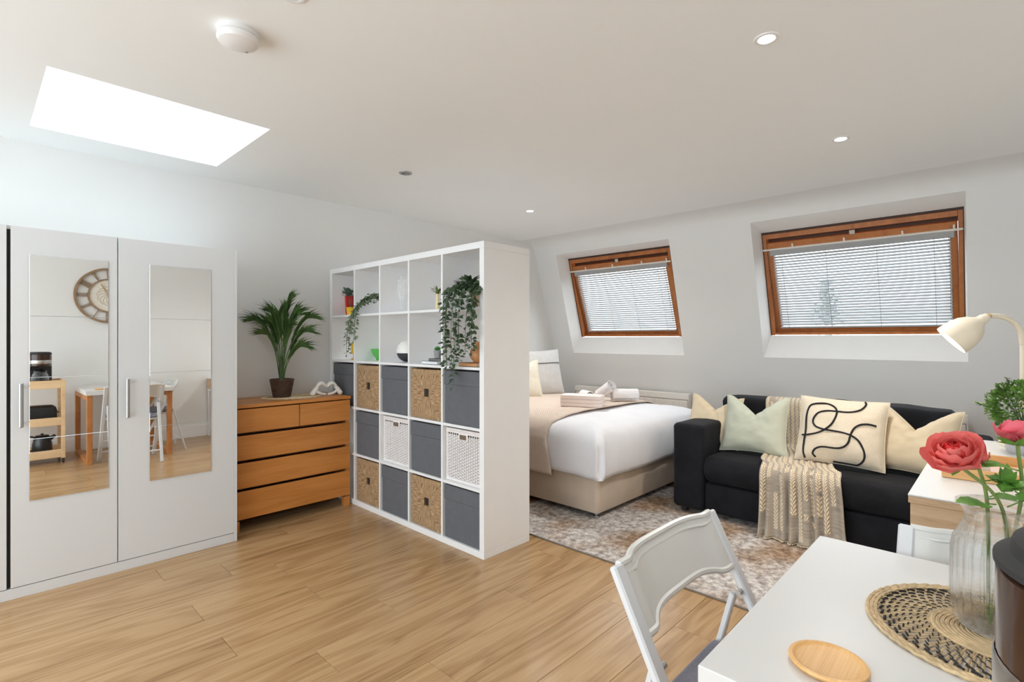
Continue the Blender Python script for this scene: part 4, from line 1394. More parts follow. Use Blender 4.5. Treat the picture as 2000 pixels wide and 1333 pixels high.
def cush_edge(w, h, r=.004, ear=.10, dip=0.0, chop=.35):
    pts = []
    def P(s, q):
        x = s * w / 2 * (1 - ear * (1 - q * q)); z = q * h / 2 * (1 - ear * (1 - s * s))
        if dip:
            k = max(0, 1 - abs(s) / (chop * 2.4)) ** 1.25 * max(0, (q + .35) / 1.35) ** 1.5; z -= dip * k; x *= 1 - .05 * max(0, q)
        return (x, 0, z + h / 2)
    m = 18
    for i in range(m): pts.append(P(-1 + 2 * i / m, -1))
    for i in range(m): pts.append(P(1, -1 + 2 * i / m))
    for i in range(m): pts.append(P(1 - 2 * i / m, 1))
    for i in range(m): pts.append(P(-1, 1 - 2 * i / m))
    g = G(); g.tube(pts, r, 6, closed=True); return g


def put_cushion(label, w, h, t, mat, loc, rz, lean, roll=0.0, dip=0.0, seed=0, name='cushion', cat='cushion', group=None, ear=.10, chop=.35):
    o = thing(name, label, cat, loc, 0, group)
    o.rotation_euler = (Matrix.Rotation(rz, 3, 'Z') @ Matrix.Rotation(lean, 3, 'X') @ Matrix.Rotation(roll, 3, 'Y')).to_euler()
    part('cover', cushion(w, h, t, dip, seed, ear=ear, chop=chop), mat, o, smooth=80)
    part('piping', cush_edge(w, h, .0035, ear, dip, chop), mat, o)
    return o


FX = radians(-90)      # a cushion whose front (-y) faces -x
sg = 'scatter cushions on the sofa'
# bed pillows, facing the camera side
o = put_cushion('light grey linen pillow with a dark stripe, standing against the head of the bed', .50, .48, .15, M_pillgrey, (4.12, 3.47, .672), radians(-22), radians(-14), radians(-2), 0.0, 3, 'pillow', 'pillow', ear=.05)
g = G()
def stf(u, v):
    s = u * 2 - 1; q = .34 + .06 * v
    x = s * .25 * (1 - .05 * (1 - q * q)); z = q * .24 * (1 - .05 * (1 - s * s)); th = ((1 - s ** 4) * (1 - q ** 4)) ** .5 * (.75 + .25 * (1 - s * s) * (1 - q * q))
    return (x, -(.075 * th + .0035), z + .24)
g.grid(stf, 30, 2); part('stripe', g, M_stripe, o, smooth=80)
put_cushion('cream pillow with a dented top in front of the grey pillow', .46, .40, .16, M_pillcream, (3.74, 3.44, .668), radians(-30), radians(-20), 0, .09, 5, 'pillow', 'pillow', ear=.06)

# towels
t = thing('folded_towel', 'blush folded bath towel lying on the runner', 'towel', (3.60, 2.60, .693), radians(-66))
g = G()
for i in range(3):
    z = .001 + i * .031
    rl = []
    for k in range(13):
        a = -pi / 2 + pi * k / 12
        rl.append((.085 + .0135 * cos(a), z + .0145 + .0145 * sin(a)))
    rl += [(-.095, z + .029), (-.095, z)]
    n_ = len(rl)
    def tf(u, v, rl=rl, n_=n_):
        y, zz = rl[int(round(v * n_)) % n_]
        x = (u - .5) * .34
        return (x + .002 * noise.noise((y * 30, zz * 40, x)), y * (1 - .02 * abs(u - .5)), zz + .004 * noise.noise((x * 9, y * 9, zz)))
    g.grid(tf, 14, n_, cv=True)
    for e in (-.17, .17): g.add([(e, p[0], p[1]) for p in rl], [tuple(range(n_))])
part('folds', g, M_towelp, t, smooth=50)


def roll_towel(label, loc, rz, L, R, mat, tilt=0.0, turns=3.2, up=False, grp='rolled towels on the bed'):
    t = thing('rolled_towel', label, 'towel', loc, rz, grp)
    g = G(); n_ = 90
    out = [(R - (R - .012) * i / n_) for i in range(n_ + 1)]
    outer = [(out[i] * cos(turns * 2 * pi * i / n_ - 2.2), out[i] * sin(turns * 2 * pi * i / n_ - 2.2)) for i in range(n_ + 1)]
    th = (R - .012) / turns * .42
    inner = [((out[i] - th) * cos(turns * 2 * pi * i / n_ - 2.2), (out[i] - th) * sin(turns * 2 * pi * i / n_ - 2.2)) for i in range(n_ + 1)]
    loop = outer + inner[::-1]; m = len(loop)
    M = (Matrix.Rotation(tilt, 4, 'Y'))
    vs = []
    for x in (-L / 2, L / 2): vs += [M @ Vector((x, p[0], p[1])) for p in loop]
    fs = [(i, (i + 1) % m, m + (i + 1) % m, m + i) for i in range(m)]
    for e in (0, m):
        for i in range(n_): fs.append((e + i, e + i + 1, e + m - 2 - i, e + m - 1 - i))
    zmin = min(v[2] for v in vs)
    vs = [(v[0], v[1], v[2] - zmin) for v in vs]
    g.add(vs, fs); part('roll', g, mat, t, smooth=50); return t


roll_towel('small rolled face cloth tucked behind the blush towel', (3.86, 2.74, .693), radians(60), .16, .055, M_towel, turns=2.6)
roll_towel('larger rolled white towel nearest the foot of the bed', (4.14, 2.52, .693), radians(-40), .24, .060, M_towel)
roll_towel('white towel propped at a slant on the rolled towel', (4.03, 2.66, .693), radians(-105), .20, .055, M_towel, radians(-30))

# ================================================================== RADIATORS
def radiator(label, y0, y1, x=5.0):
    t = thing('radiator', label, 'radiator', (x, (y0 + y1) / 2, .12), 0, 'radiators under the windows')
    g = G(); g.box(x, x + .06, y0, y1, .60, .70, .004) if False else None
    g = G(); g.box(x - .006, x + .062, y0, y1, .640, .704, .005); part('top_grille', g, M_radi, t, True)
    n_ = int((y1 - y0) / .045)
    g = G()
    for i in range(n_):
        ya = y0 + .01 + (y1 - y0 - .02) * i / n_; yb = y0 + .01 + (y1 - y0 - .02) * (i + 1) / n_
        g.box(x, x + .014, ya + .004, yb - .004, .16, .628, .006); g.box(x + .004, x + .012, ya, yb, .15, .638)
    part('front_panel', g, M_radi, t, True)
    g = G(); g.box(x + .044, x + .056, y0 + .01, y1 - .01, .15, .668, .004); part('rear_panel', g, M_radi, t, True)
    for y in (y0 - .004, y1 - .002):
        g = G(); g.box(x - .004, x + .060, y, y + .006, .15, .70, .002); part('end_cap', g, M_radi, t, True)
    g = G(); g.tube([(x + .03, y0 - .030, .20), (x + .03, y0 - .005, .20)], .009, 8); g.lathe([(0, 0), (.014, 0), (.014, .05), (0, .052)], 12, c=(x + .03, y0 - .034, .19)); part('valve', g, M_chrome, t, True)
    g = G()
    for y in (y0 + .2, y1 - .2): g.box(x + .056, sx_at(.55) + .01, y, y + .03, .50, .56)
    part('wall_bracket', g, M_radi, t, True)
    return t


radiator('long cream panel radiator below the window behind the bed', 2.31, 3.72)
radiator('cream panel radiator at the right end behind the sofa', .20, 1.45)

# ================================================================== SOFA
so = thing('sofa', 'black velvet sofa bed with square arms under the large roof window', 'sofa', (4.05, .91, 0))


def soft(name, x0, x1, y0, y1, z0, z1, r, mat=M_velvet, seed=0, amp=.004, bulge=0.0):
    g = G()
    prof_ = [(r, z0)] + [(r - r * sin(a), z0 + r - r * cos(a)) for a in (pi / 6, pi / 3, pi / 2)] + \
            [(-bulge * .7, z0 + (z1 - z0) * .33), (-bulge, (z0 + z1) / 2), (-bulge * .7, z0 + (z1 - z0) * .67)] + \
            [(r - r * cos(a), z1 - r + r * sin(a)) for a in (0, pi / 6, pi / 3, pi / 2)] + [(r * 2.4, z1 + .004), (min((x1 - x0), (y1 - y0)) * .45, z1 + .006)]
    def dd(p):
        return p + Vector((noise.noise((p.x * 7 + seed, p.y * 7, p.z * 7)) * amp, noise.noise((p.x * 7, p.y * 7 + seed, p.z * 7 + 3)) * amp, noise.noise((p.x * 5, p.y * 5, p.z * 5 + seed)) * amp))
    rloft(g, x0, x1, y0, y1, prof_, r * 1.2, dd)
    return part(name, g, mat, so, True, smooth=70)


soft('left_arm', 3.55, 4.50, 1.535, 1.765, .045, .648, .030, seed=1); bpy.context.scene.collection.objects[-1].name = 'arm'
soft('arm', 3.55, 4.50, .055, .285, .045, .648, .030, seed=2)
soft('base', 3.57, 4.48, .287, 1.533, .045, .250, .018, seed=3)
soft('seat', 3.545, 4.30, .288, 1.532, .256, .437, .040, seed=4, bulge=.008)
soft('backrest', 4.20, 4.50, 1.00, 1.665, .438, .795, .045, seed=5, amp=.012)
soft('backrest', 4.20, 4.50, .225, .985, .438, .805, .045, seed=6, amp=.012)
for x, y in ((3.62, 1.70), (3.62, .12), (4.44, 1.70), (4.44, .12)):
    g = G(); g.lathe([(0, .0095), (.022, .0095), (.026, .046), (0, .046)], 16, c=(x, y, 0)); part('foot', g, M_blackm, so, True)

# throw: over the backrest, across the seat, down to the floor
tp = spline([(4.40, 0, .775), (4.30, 0, .816), (4.20, 0, .80), (4.168, 0, .72), (4.150, 0, .60), (4.120, 0, .49), (4.02, 0, .462), (3.85, 0, .458), (3.62, 0, .462), (3.548, 0, .448), (3.514, 0, .40), (3.512, 0, .30), (3.500, 0, .18), (3.488, 0, .085), (3.470, 0, .022)], 6)
NT = len(tp) - 1
def thf(u, v):
    p = tp[int(round(v * NT))]
    # centre line and half width change along the length
    if v < .38: c, h = 1.150 - v * .10, .185
    elif v < .62: f_ = (v - .38) / .24; c, h = 1.112 - f_ * .19, .185 + f_ * .035
    else: f_ = (v - .62) / .38; c, h = .922 - f_ * .035, .22 + f_ * .02
    y = c + h * (1 - 2 * u)
    amp = .014 + .025 * max(0, (v - .6) / .4)
    w_ = amp * sin(u * 23 + v * 2.0) + .5 * amp * sin(u * 41 + 1.3)
    if u > .50 and v > .58: w_ += .020 * math.exp(-((u - .56) / .05) ** 2)
    x, z = p.x, p.z
    if p.z < .44 or v < .35: x -= abs(w_) * (1 if v > .3 else .7)
    else: z += abs(w_) * .7
    if v > .9: z += max(0, (u - .6)) * .16 * (v - .9) / .1
    return (x, y, max(z, .018))
g = G(); g.grid(thf, 90, NT)
th = part('throw_blanket', g, M_throw, smooth=80)
sm = th.modifiers.new('thickness', 'SOLIDIFY'); sm.thickness = .005; sm.offset = 1
tag(th, 'grey and cream cable-pattern throw draped over the sofa to the floor', 'throw')
g = G(); rnd = random.Random(2)
for i in range(110):
    u = i / 109; p = Vector(thf(u, 1.0)); g.tube([p + Vector((-.003, 0, .002)), p + Vector((-.012, rnd.uniform(-.003, .003), -.004))], .0016, 4)
part('fringe', g, M_cream, th, kind='stuff')

# cushions (front faces -x)
put_cushion('cream cushion in the sofa corner behind the sage one', .40, .40, .13, M_cream, (3.86, 1.615, .452), FX + radians(8), radians(-24), radians(3), .10, 1, group=sg)
put_cushion('sage green cushion with a dented top in front of the throw', .455, .42, .14, M_sage, (3.80, 1.290, .450), FX, radians(-20), radians(-1), .125, 2, group=sg)
put_cushion('yellowish cream cushion with a dented top at the right of the sofa', .45, .42, .14, M_cream, (3.86, .420, .452), FX + radians(-10), radians(-22), radians(2), .13, 7, group=sg)
lc = put_cushion('canvas cushion with a looping black line design', .49, .43, .15, M_canvas, (3.775, .765, .462), FX + radians(2), radians(-18), radians(1.5), 0.0, 4, group=sg, ear=.055)
w_, h_, t_ = .49, .43, .15
def onc(u, v):
    s = u * 2 - 1; q = v * 2 - 1; ear = .055
    x = s * w_ / 2 * (1 - ear * (1 - q * q)); z = q * h_ / 2 * (1 - ear * (1 - s * s))
    th_ = ((1 - s ** 4) * (1 - q ** 4)) ** .5 * (.75 + .25 * (1 - s * s) * (1 - q * q))
    return Vector((x, -(t_ / 2 * th_ + .0045), z + h_ / 2))
TL, TR, BL, BR = (745, 120), (1430, 152), (690, 600), (1390, 690)
def inv(px, py):
    u = v = .5
    for _ in range(30):
        xl = TL[0] * v + BL[0] * (1 - v); xr = TR[0] * v + BR[0] * (1 - v)
        u = (px - xl) / (xr - xl)
        yt = TL[1] * (1 - u) + TR[1] * u; yb = BL[1] * (1 - u) + BR[1] * u
        v = (yb - py) / (yb - yt)
    return min(.985, max(.015, u)), min(.985, max(.015, v))
for pl in ([(1255, 145), (1266, 180), (1230, 225), (1150, 247), (1050, 243), (960, 243), (890, 265), (850, 320), (870, 365), (930, 388), (1010, 400), (1100, 415), (1170, 437), (1225, 480), (1258, 560), (1245, 620), (1190, 655), (1100, 652), (1010, 634)],
           [(750, 428), (800, 430), (880, 420), (945, 395), (1010, 345), (1048, 270), (1042, 220), (1000, 190), (940, 180), (860, 190), (820, 215), (790, 290), (783, 400), (772, 470), (768, 545), (782, 600)],
           [(872, 600), (850, 572), (872, 540), (930, 526), (1040, 536), (1100, 525), (1140, 490), (1160, 430), (1190, 375), (1240, 345), (1300, 340), (1352, 350)]):
    sp = spline([(p[0], p[1], 0) for p in pl], 6)
    g = G(); g.tube([onc(*inv(p.x, p.y)) for p in sp], .0058, 6); part('line_cord', g, M_line, lc)

# ================================================================== DESK, TRAY, BOXWOOD, LAMP
dk = thing('desk', 'white-topped desk with an ash drawer box and white legs by the sofa', 'desk', (2.85, -.18, 0))
A, B_, Cc, Dd = 2.135, 3.53, -.590, .233
g = G(); g.box(A, B_, Cc, Dd, .744, .75, .0012); part('top', g, M_table, dk, True)
g = G(); g.box(A + .0005, B_ - .001, Cc + .001, Dd - .001, .722, .7435, .001); part('top_edge', g, M_deskw, dk, True)
g = G(); g.box(A + .005, B_ - .01, Cc + .01, Dd - .006, .615, .7215, .001); part('drawer_box', g, M_deskw, dk, True)
g = G(); g.box(A + .012, B_ - .02, Cc + .015, Dd - .012, .585, .6145, .001); part('rail', g, M_lam, dk, True)
for x in (A + .015, B_ - .06):
    for y in (Cc + .02, Dd - .06):
        g = G(); g.box(x, x + .042, y, y + .042, 0, .5845, .002); part('leg', g, M_lam, dk, True)
for x in (A + .022, B_ - .052):
    g = G(); g.box(x, x + .028, Cc + .0625, Dd - .0605, .06, .095, .002); part('stretcher', g, M_lam, dk, True)

t = thing('serving_tray', 'rectangular oak tray with cards on the desk', 'tray', (2.66, -.02, .7505))
g = G(); g.box(2.49, 2.84, -.33, .160, .751, .758, .001); part('tray_bottom', g, M_tray, t, True)
for b in ((2.478, 2.490, -.34, .170), (2.84, 2.852, -.34, .170)):
    g = G(); g.box(*b, .751, .792, .002); part('side', g, M_tray, t, True)
for b in ((2.4905, 2.8395, -.342, -.330), (2.4905, 2.8395, .1605, .172)):
    g = G(); g.box(*b, .751, .792, .002); part('side', g, M_tray, t, True)
g = G(); g.box(-.0012, .0012, -.045, .045, 0, .062)
o = part('card', g, M_paper); o.location = (2.56, .085, .7585); o.rotation_euler = (0, radians(-14), radians(6)); tag(o, 'small white card leaning up in the oak tray', 'card')
g = G(); g.box(-.07, .07, -.10, .10, 0, .004, .001)
o = part('leaflet', g, plain('leaflet_pink', rgb(226, 196, 186), .6)); o.location = (2.70, -.02, .7585); o.rotation_euler = (0, 0, radians(20)); tag(o, 'pale pink leaflet lying in the oak tray', 'leaflet')
t = thing('small_bowl', 'small white bowl in the oak tray behind the flower stems', 'bowl', (2.62, -.16, .7585))
g = G(); g.lathe([(0, 0), (.022, 0), (.04, .02), (.046, .04), (.043, .04), (.036, .02), (0, .008)], 24); part('bowl_body', g, M_ceramic, t)

t = thing('potted_boxwood', 'bushy boxwood in a ribbed grey pot on the desk', 'plant', (3.228, -.055, .7505))
g = G(); g.lathe([(0, 0), (.045, 0), (.056, .02), (.062, .11), (.064, .115), (.058, .115), (.055, .10), (0, .10)], 96, rib=lambda a, z: 1 + .025 * cos(24 * a)); part('ribbed_pot', g, M_potgrey, t)
g = G(); rnd = random.Random(8); s = G()
for i in range(1500):
    a = rnd.uniform(0, 2 * pi); ct = rnd.uniform(-.75, 1); st = sqrt(1 - ct * ct); r_ = .115 * (.55 + .45 * rnd.random() ** .4) * (1 + .18 * noise.noise((cos(a) * st * 2.5, sin(a) * st * 2.5, ct * 2.5)))
    p = Vector((cos(a) * st * r_, sin(a) * st * r_, ct * r_ * .95 + .205))
    d = Vector((cos(a) * st, sin(a) * st, ct + .4)) + Vector((rnd.uniform(-.5, .5), rnd.uniform(-.5, .5), rnd.uniform(-.5, .5)))
    g.leaf(p, d, (rnd.uniform(-1, 1), rnd.uniform(-1, 1), 1), .019, .014, .2, .1)
for (tx, ty, tz) in ((-.139, .147, .225), (-.075, .080, .305), (-.03, .05, .33), (.05, -.03, .34), (.13, -.06, .27)):
    pts = spline([(0, 0, .14), (tx * .5, ty * .5, .14 + (tz - .14) * .6), (tx, ty, tz)], 12)
    s.tube(pts, .0016, 4)
    for i in range(8, len(pts)):
        for q in range(4):
            a = rnd.uniform(0, 2 * pi); g.leaf(pts[i], (cos(a), sin(a), rnd.uniform(-.2, .9)), (0, 0, 1), .018, .013)
for i in range(7):
    a = i * .9; s.tube([(0, 0, .10), (.03 * cos(a), .03 * sin(a), .2)], .002, 4)
part('foliage', g, M_box, t, kind='stuff'); part('stem_cluster', s, M_trunk, t)

t = thing('desk_lamp', 'cream gooseneck lamp with a domed shade, lit, on the desk', 'lamp', (3.44, -.06, .7505))
g = G(); g.lathe([(0, 0), (.085, 0), (.088, .006), (.085, .018), (.02, .024), (0, .024)], 36); part('base', g, M_lamp, t)
g = G()
g.tube(spline([(3.44, -.06, .773), (3.44, -.06, 1.18), (3.438, -.058, 1.24), (3.430, -.050, 1.30), (3.405, -.022, 1.345), (3.365, .018, 1.366), (3.335, .052, 1.369)], 8), .0115, 12)
part('arm', g, M_lamp, t, True)
g = G(); g.tube([(3.337, .050, 1.369), (3.318, .069, 1.367), (3.300, .087, 1.364)], .0105, 12); part('joint_sleeve', g, M_brass, t, True)
ax = Vector((3.293, .094, 1.338)); rimc = Vector((3.272, .190, 1.251)); dn = (rimc - ax).normalized(); Ls = (rimc - ax).length
zq = dn.to_track_quat('Z', 'X').to_matrix().to_4x4()
Ms = Matrix.Translation(ax) @ zq
g = G()
sp_ = [(.022, -.030), (.024, -.012), (.030, -.004), (.048, .012), (.066, .040), (.076, .075), (.079, Ls), (.0768, Ls), (.074, .075), (.064, .042), (.046, .015), (.0, .004)]
g.lathe(sp_, 40, M=Ms, cap=False); part('shade', g, M_lamp, t, True)
g = G(); g.lathe([(0, -.050), (.014, -.048), (.018, -.038), (.022, -.030), (.0, -.028)], 20, M=Ms); g.tube([(3.300, .087, 1.364), Vector((3.300, .087, 1.364)).lerp(ax, .6)], .010, 10); part('pivot', g, M_lamp, t, True)
g = G(); g.lathe([(0, .012), (.014, .02), (.026, .045), (.028, .062), (.02, .082), (0, .09)], 24, M=Ms); part('bulb', g, M_bulb, t, True)
lp = bpy.data.lights.new('lamp_glow', 'SPOT'); lp.energy = 5.0; lp.color = (1, .70, .36); lp.spot_size = radians(165); lp.spot_blend = .8; lp.shadow_soft_size = .03
lo = bpy.data.objects.new('lamp_glow', lp); COL.objects.link(lo); lo.location = ax + dn * .098; lo.rotation_euler = dn.to_track_quat('-Z', 'Y').to_euler()

# ================================================================== TABLE
tb = thing('dining_table', 'white-topped dining table on wooden sled legs in the foreground', 'table', (1.18, -.12, 0))
TX0, TX1, TY0, TY1, TZ = .803, 1.556, -.55, .356, .74
g = G(); g.box(TX0, TX1, TY0, TY1, .695, TZ, .002); part('top', g, M_table, tb, True)
for x in (TX0 + .012, TX1 - .057):
    for y in (TY0 + .03, TY1 - .075):
        g = G(); g.box(x, x + .045, y, y + .045, .0455, .6945, .002); part('leg', g, M_oakleg, tb, True)
    g = G(); g.box(x, x + .045, TY0 + .03, TY1 - .03, 0, .045, .002); part('sled_foot', g, M_oakleg, tb, True)
    g = G(); g.box(x + .002, x + .043, TY0 + .0755, TY1 - .0755, .640, .6945, .002); part('cross_rail', g, M_oakleg, tb, True)

# round bamboo coaster
t = thing('bamboo_coaster', 'small round bamboo plate with raised rim on the table', 'coaster', (.942, .204, TZ + .0003))
g = G(); g.lathe([(0, 0), (.047, 0), (.054, .004), (.056, .008), (.0550, .0105), (.050, .0110), (.047, .0092), (.043, .0080), (0, .008)], 56); part('plate', g, M_bamboo, t)

# woven placemat
t = thing('woven_placemat', 'round woven straw placemat with black stitching under the flower vase', 'placemat', (1.232, .010, TZ + .0003))
g = G()
for i in range(13): g.tube(ring(0, 0, .006 + i * .0068, .006 + i * .0068, .0035, 0, 72), .0036, 5, closed=True)
part('centre_coil', g, M_straw, t)
g = G(); rnd = random.Random(4)
NR = 120
for k in range(NR):
    a = 2 * pi * k / NR
    a2 = a + rnd.uniform(-.01, .01)
    sk = .10
    g.tube([((.090 + .082 * f_) * cos(a2 + sk * f_), (.090 + .082 * f_) * sin(a2 + sk * f_), .0030 + .0012 * sin(f_ * 22 + k)) for f_ in (0, .2, .4, .6, .8, 1)], [.0014, .0018, .0019, .0021, .0022, .0022], 4, flat=.7)
part('radial_straw', g, M_straw, t, kind='stuff')
g = G()
for r_, n_, ln, ww in ((.099, 48, .013, .0017), (.109, 48, .014, .0018), (.120, 48, .015, .0018), (.131, 48, .016, .0020), (.142, 48, .018, .0024), (.153, 48, .024, .0032), (.164, 48, .027, .0040)):
    for k in range(n_):
        a = 2 * pi * (k + (.5 if int(r_ * 1000) % 2 else 0)) / n_
        da = ln / r_ * .24
        g.tube([((r_ - .003) * cos(a - da), (r_ - .002) * sin(a - da), .0052), (r_ * cos(a), r_ * sin(a), .0062), ((r_ + .003) * cos(a + da), (r_ + .002) * sin(a + da), .0052)], ww * .6, 4)
part('black_stitching', g, M_strawb, t, kind='stuff')
g = G()
for i in range(3):
    r_ = .174 + i * .0062; n_ = 160
    g.tube([(r_ * cos(2 * pi * k / n_), r_ * sin(2 * pi * k / n_), .0040 + .0012 * cos(k * pi * .66 + i * 2)) for k in range(n_)], .0035, 5, closed=True)
part('rim', g, M_straw, t)

# ================================================================== FLOWER VASE
VC = Vector((1.250, .010, TZ + .0078))
t = thing('glass_vase', 'clear ribbed glass vase with coral flowers on the placemat', 'vase', VC)
g = G()
def vrib(a, z): return 1 + (.030 * cos(26 * a) * min(1, max(0, (z - .012) / .02)) * min(1, max(0, (.165 - z) / .02)))
g.lathe([(0, .004), (.040, 0), (.054, .004), (.061, .016), (.0635, .04), (.064, .09), (.0635, .135), (.061, .155), (.050, .178), (.044, .192), (.046, .205), (.055, .219), (.058, .222)], 156, rib=vrib, cap=False)
g.lathe([(.0565, .222), (.0535, .219), (.0445, .206), (.0420, .192), (.048, .177), (.0585, .155), (.061, .135), (.0612, .09), (.061, .04), (.058, .019), (.050, .012), (0, .012)], 156, rib=vrib, cap=False)
m, nt, b = base_mat('vase_glass')
b.inputs['Base Color'].default_value = (.99, 1.0, .995, 1); b.inputs['Roughness'].default_value = .02
b.inputs['Transmission Weight'].default_value = 1.0; b.inputs['IOR'].default_value = 1.25
trn = N(nt, 'ShaderNodeBsdfTransparent'); mxs = N(nt, 'ShaderNodeMixShader'); mxs.inputs[0].default_value = .58
nt.links.new(trn.outputs[0], mxs.inputs[2]); nt.links.new(b.outputs[0], mxs.inputs[1]); nt.links.new(mxs.outputs[0], nt.nodes['Material Output'].inputs['Surface'])
part('glass_body', g, m, t, smooth=60)


def petal(g, c, ax, ang, open_, L, W, cup=.5, seed=0):
    """A cupped petal growing from centre c along axis ax, opened by open_ radians, turned by ang."""
    ax = Vector(ax).normalized(); x = ax.cross(Vector((0, 0, 1)))
    if x.length < .1: x = ax.cross(Vector((0, 1, 0)))
    x.normalize(); y = ax.cross(x)
    rad = x * cos(ang) + y * sin(ang); tng = ax.cross(rad)
    def fn(u, v):
        s = u * 2 - 1
        wd_ = sin(pi * min(1, .10 + v * .80)) ** .6 * W / 2
        o_ = open_ * (.35 + .65 * v) ; o_ = open_ * min(1, .4 + v) - cup * max(0, v - .55) * 1.6
        r_ = L * v
        p = Vector(c) + rad * (sin(o_) * r_) + ax * (cos(o_) * r_) + tng * (s * wd_)
        p += -rad * (cup * .35 * wd_ * s * s) * 1.4 + ax * (.006 * noise.noise((s * 3 + seed, v * 4, seed)))
        p += ax * (.005 * v * noise.noise((s * 7, v * 7, seed))) + rad * (.004 * v * noise.noise((s * 6, v * 3, seed + 9)))
        return tuple(p)
    g.grid(fn, 6, 6)


def stemleaves(par, nodes, seed):
    rnd = random.Random(seed)
    for (p, d, sz) in nodes:
        g = G()
        p = Vector(p); d = Vector(d).normalized()
        # lobed leaf: three toothed lobes on a short stalk
        g.tube([p, p + d * sz * .35], .0012, 4)
        sz = sz * 1.3
        q = p + d * sz * .3
        sd = d.cross(Vector((0, 0, 1))).normalized()
        for (k, l, w) in ((0, 1, .55), (.75, .72, .42), (-.75, .72, .42), (.35, .85, .4), (-.35, .85, .4)):
            dd_ = (d * cos(k) + sd * sin(k)); g.leaf(q, dd_, (0, -.3, 1), sz * .75 * l, sz * w, .15, .25)
        part('leaf', g, M_flleaf, par, True)


flg = 'artificial flowers in the glass vase'
RV = Vector((.6896, -.7242, 0)); FV = Vector((.7242, .6896, 0))   # across and away, in plan
def Pv(r, d, z): return Vector((VC.x, VC.y, 0)) + RV * r + FV * d + Vector((0, 0, z))


def flower(label, head, axis, petals, base_pt, mid, leaves, seed, L=.045, inner=M_petalr, outer=M_petal, full=True):
    t = thing('flower', label, 'flower', base_pt, 0, flg)
    g = G(); g.tube(spline([base_pt, mid, Vector(head) - Vector(axis).normalized() * .006], 12), .0028, 8); part('stem', g, M_stem, t, True)
    rnd = random.Random(seed)
    for i in range(petals):
        f_ = i / petals                         # 0 inner .. 1 outer
        g = G(); petal(g, head, axis, i * 2.4 + rnd.uniform(-.2, .2), .15 + 1.30 * f_, L * (.62 + .42 * f_), L * (.62 + .55 * f_), .75 - .25 * f_, i + seed)
        part('petal', g, inner if f_ < .38 else outer, t, True, smooth=80)
    g = G()
    for k in range(5):
        a = 2 * pi * k / 5; ax_ = Vector(axis).normalized(); x = ax_.cross(Vector((.3, .2, 1))).normalized(); y = ax_.cross(x)
        d = (x * cos(a) + y * sin(a)) * .9 + ax_ * .25
        g.leaf(Vector(head) - ax_ * .004, d, -ax_, .034, .018, .3, -.4)
    part('sepals', g, M_flleaf, t, True)
    stemleaves(t, leaves, seed)
    return t


flower('large open coral flower leaning left out of the vase', Pv(-.096, -.030, 1.052), RV * -.50 + FV * -.34 + Vector((0, 0, .80)), 30, Pv(.028, .012, TZ + .024), Pv(.000, -.01, .96),
       [(Pv(-.012, -.01, .972), RV * -1 + Vector((0, 0, .12)), .052), (Pv(.0, -.01, .985), RV * .2 + Vector((0, 0, 1)), .044), (Pv(.005, -.012, .968), RV * .6 + FV * -.4 + Vector((0, 0, .55)), .05)], 1, .054)
flower('pink flower seen from below at the right of the vase', Pv(.018, -.018, 1.083), RV * .25 + FV * .25 + Vector((0, 0, .95)), 20, Pv(-.020, -.006, TZ + .022), Pv(.035, -.005, .97),
       [(Pv(.03, -.012, 1.03), RV * -1 + Vector((0, 0, .3)), .050), (Pv(.035, -.01, 1.01), RV * 1 + Vector((0, 0, .45)), .055), (Pv(.035, -.01, .985), RV * -.8 + Vector((0, 0, .6)), .050), (Pv(.032, -.02, .97), RV * .9 + Vector((0, 0, .3)), .05)], 2, .044, M_petalp, M_petalp)
flower('half-open pink bud between the two larger flowers', Pv(-.043, -.01, 1.045), RV * -.05 + Vector((0, 0, 1)), 8, Pv(.004, .022, TZ + .022), Pv(-.018, -.0, .965),
       [(Pv(-.028, -.0, 1.01), RV * 1 + Vector((0, 0, .1)), .046), (Pv(-.024, -.01, .985), RV * .7 + FV * -.3 + Vector((0, 0, .5)), .05), (Pv(-.01, .01, .975), RV * .9 + Vector((0, 0, .1)), .045)], 3, .026, M_petal, M_petal)

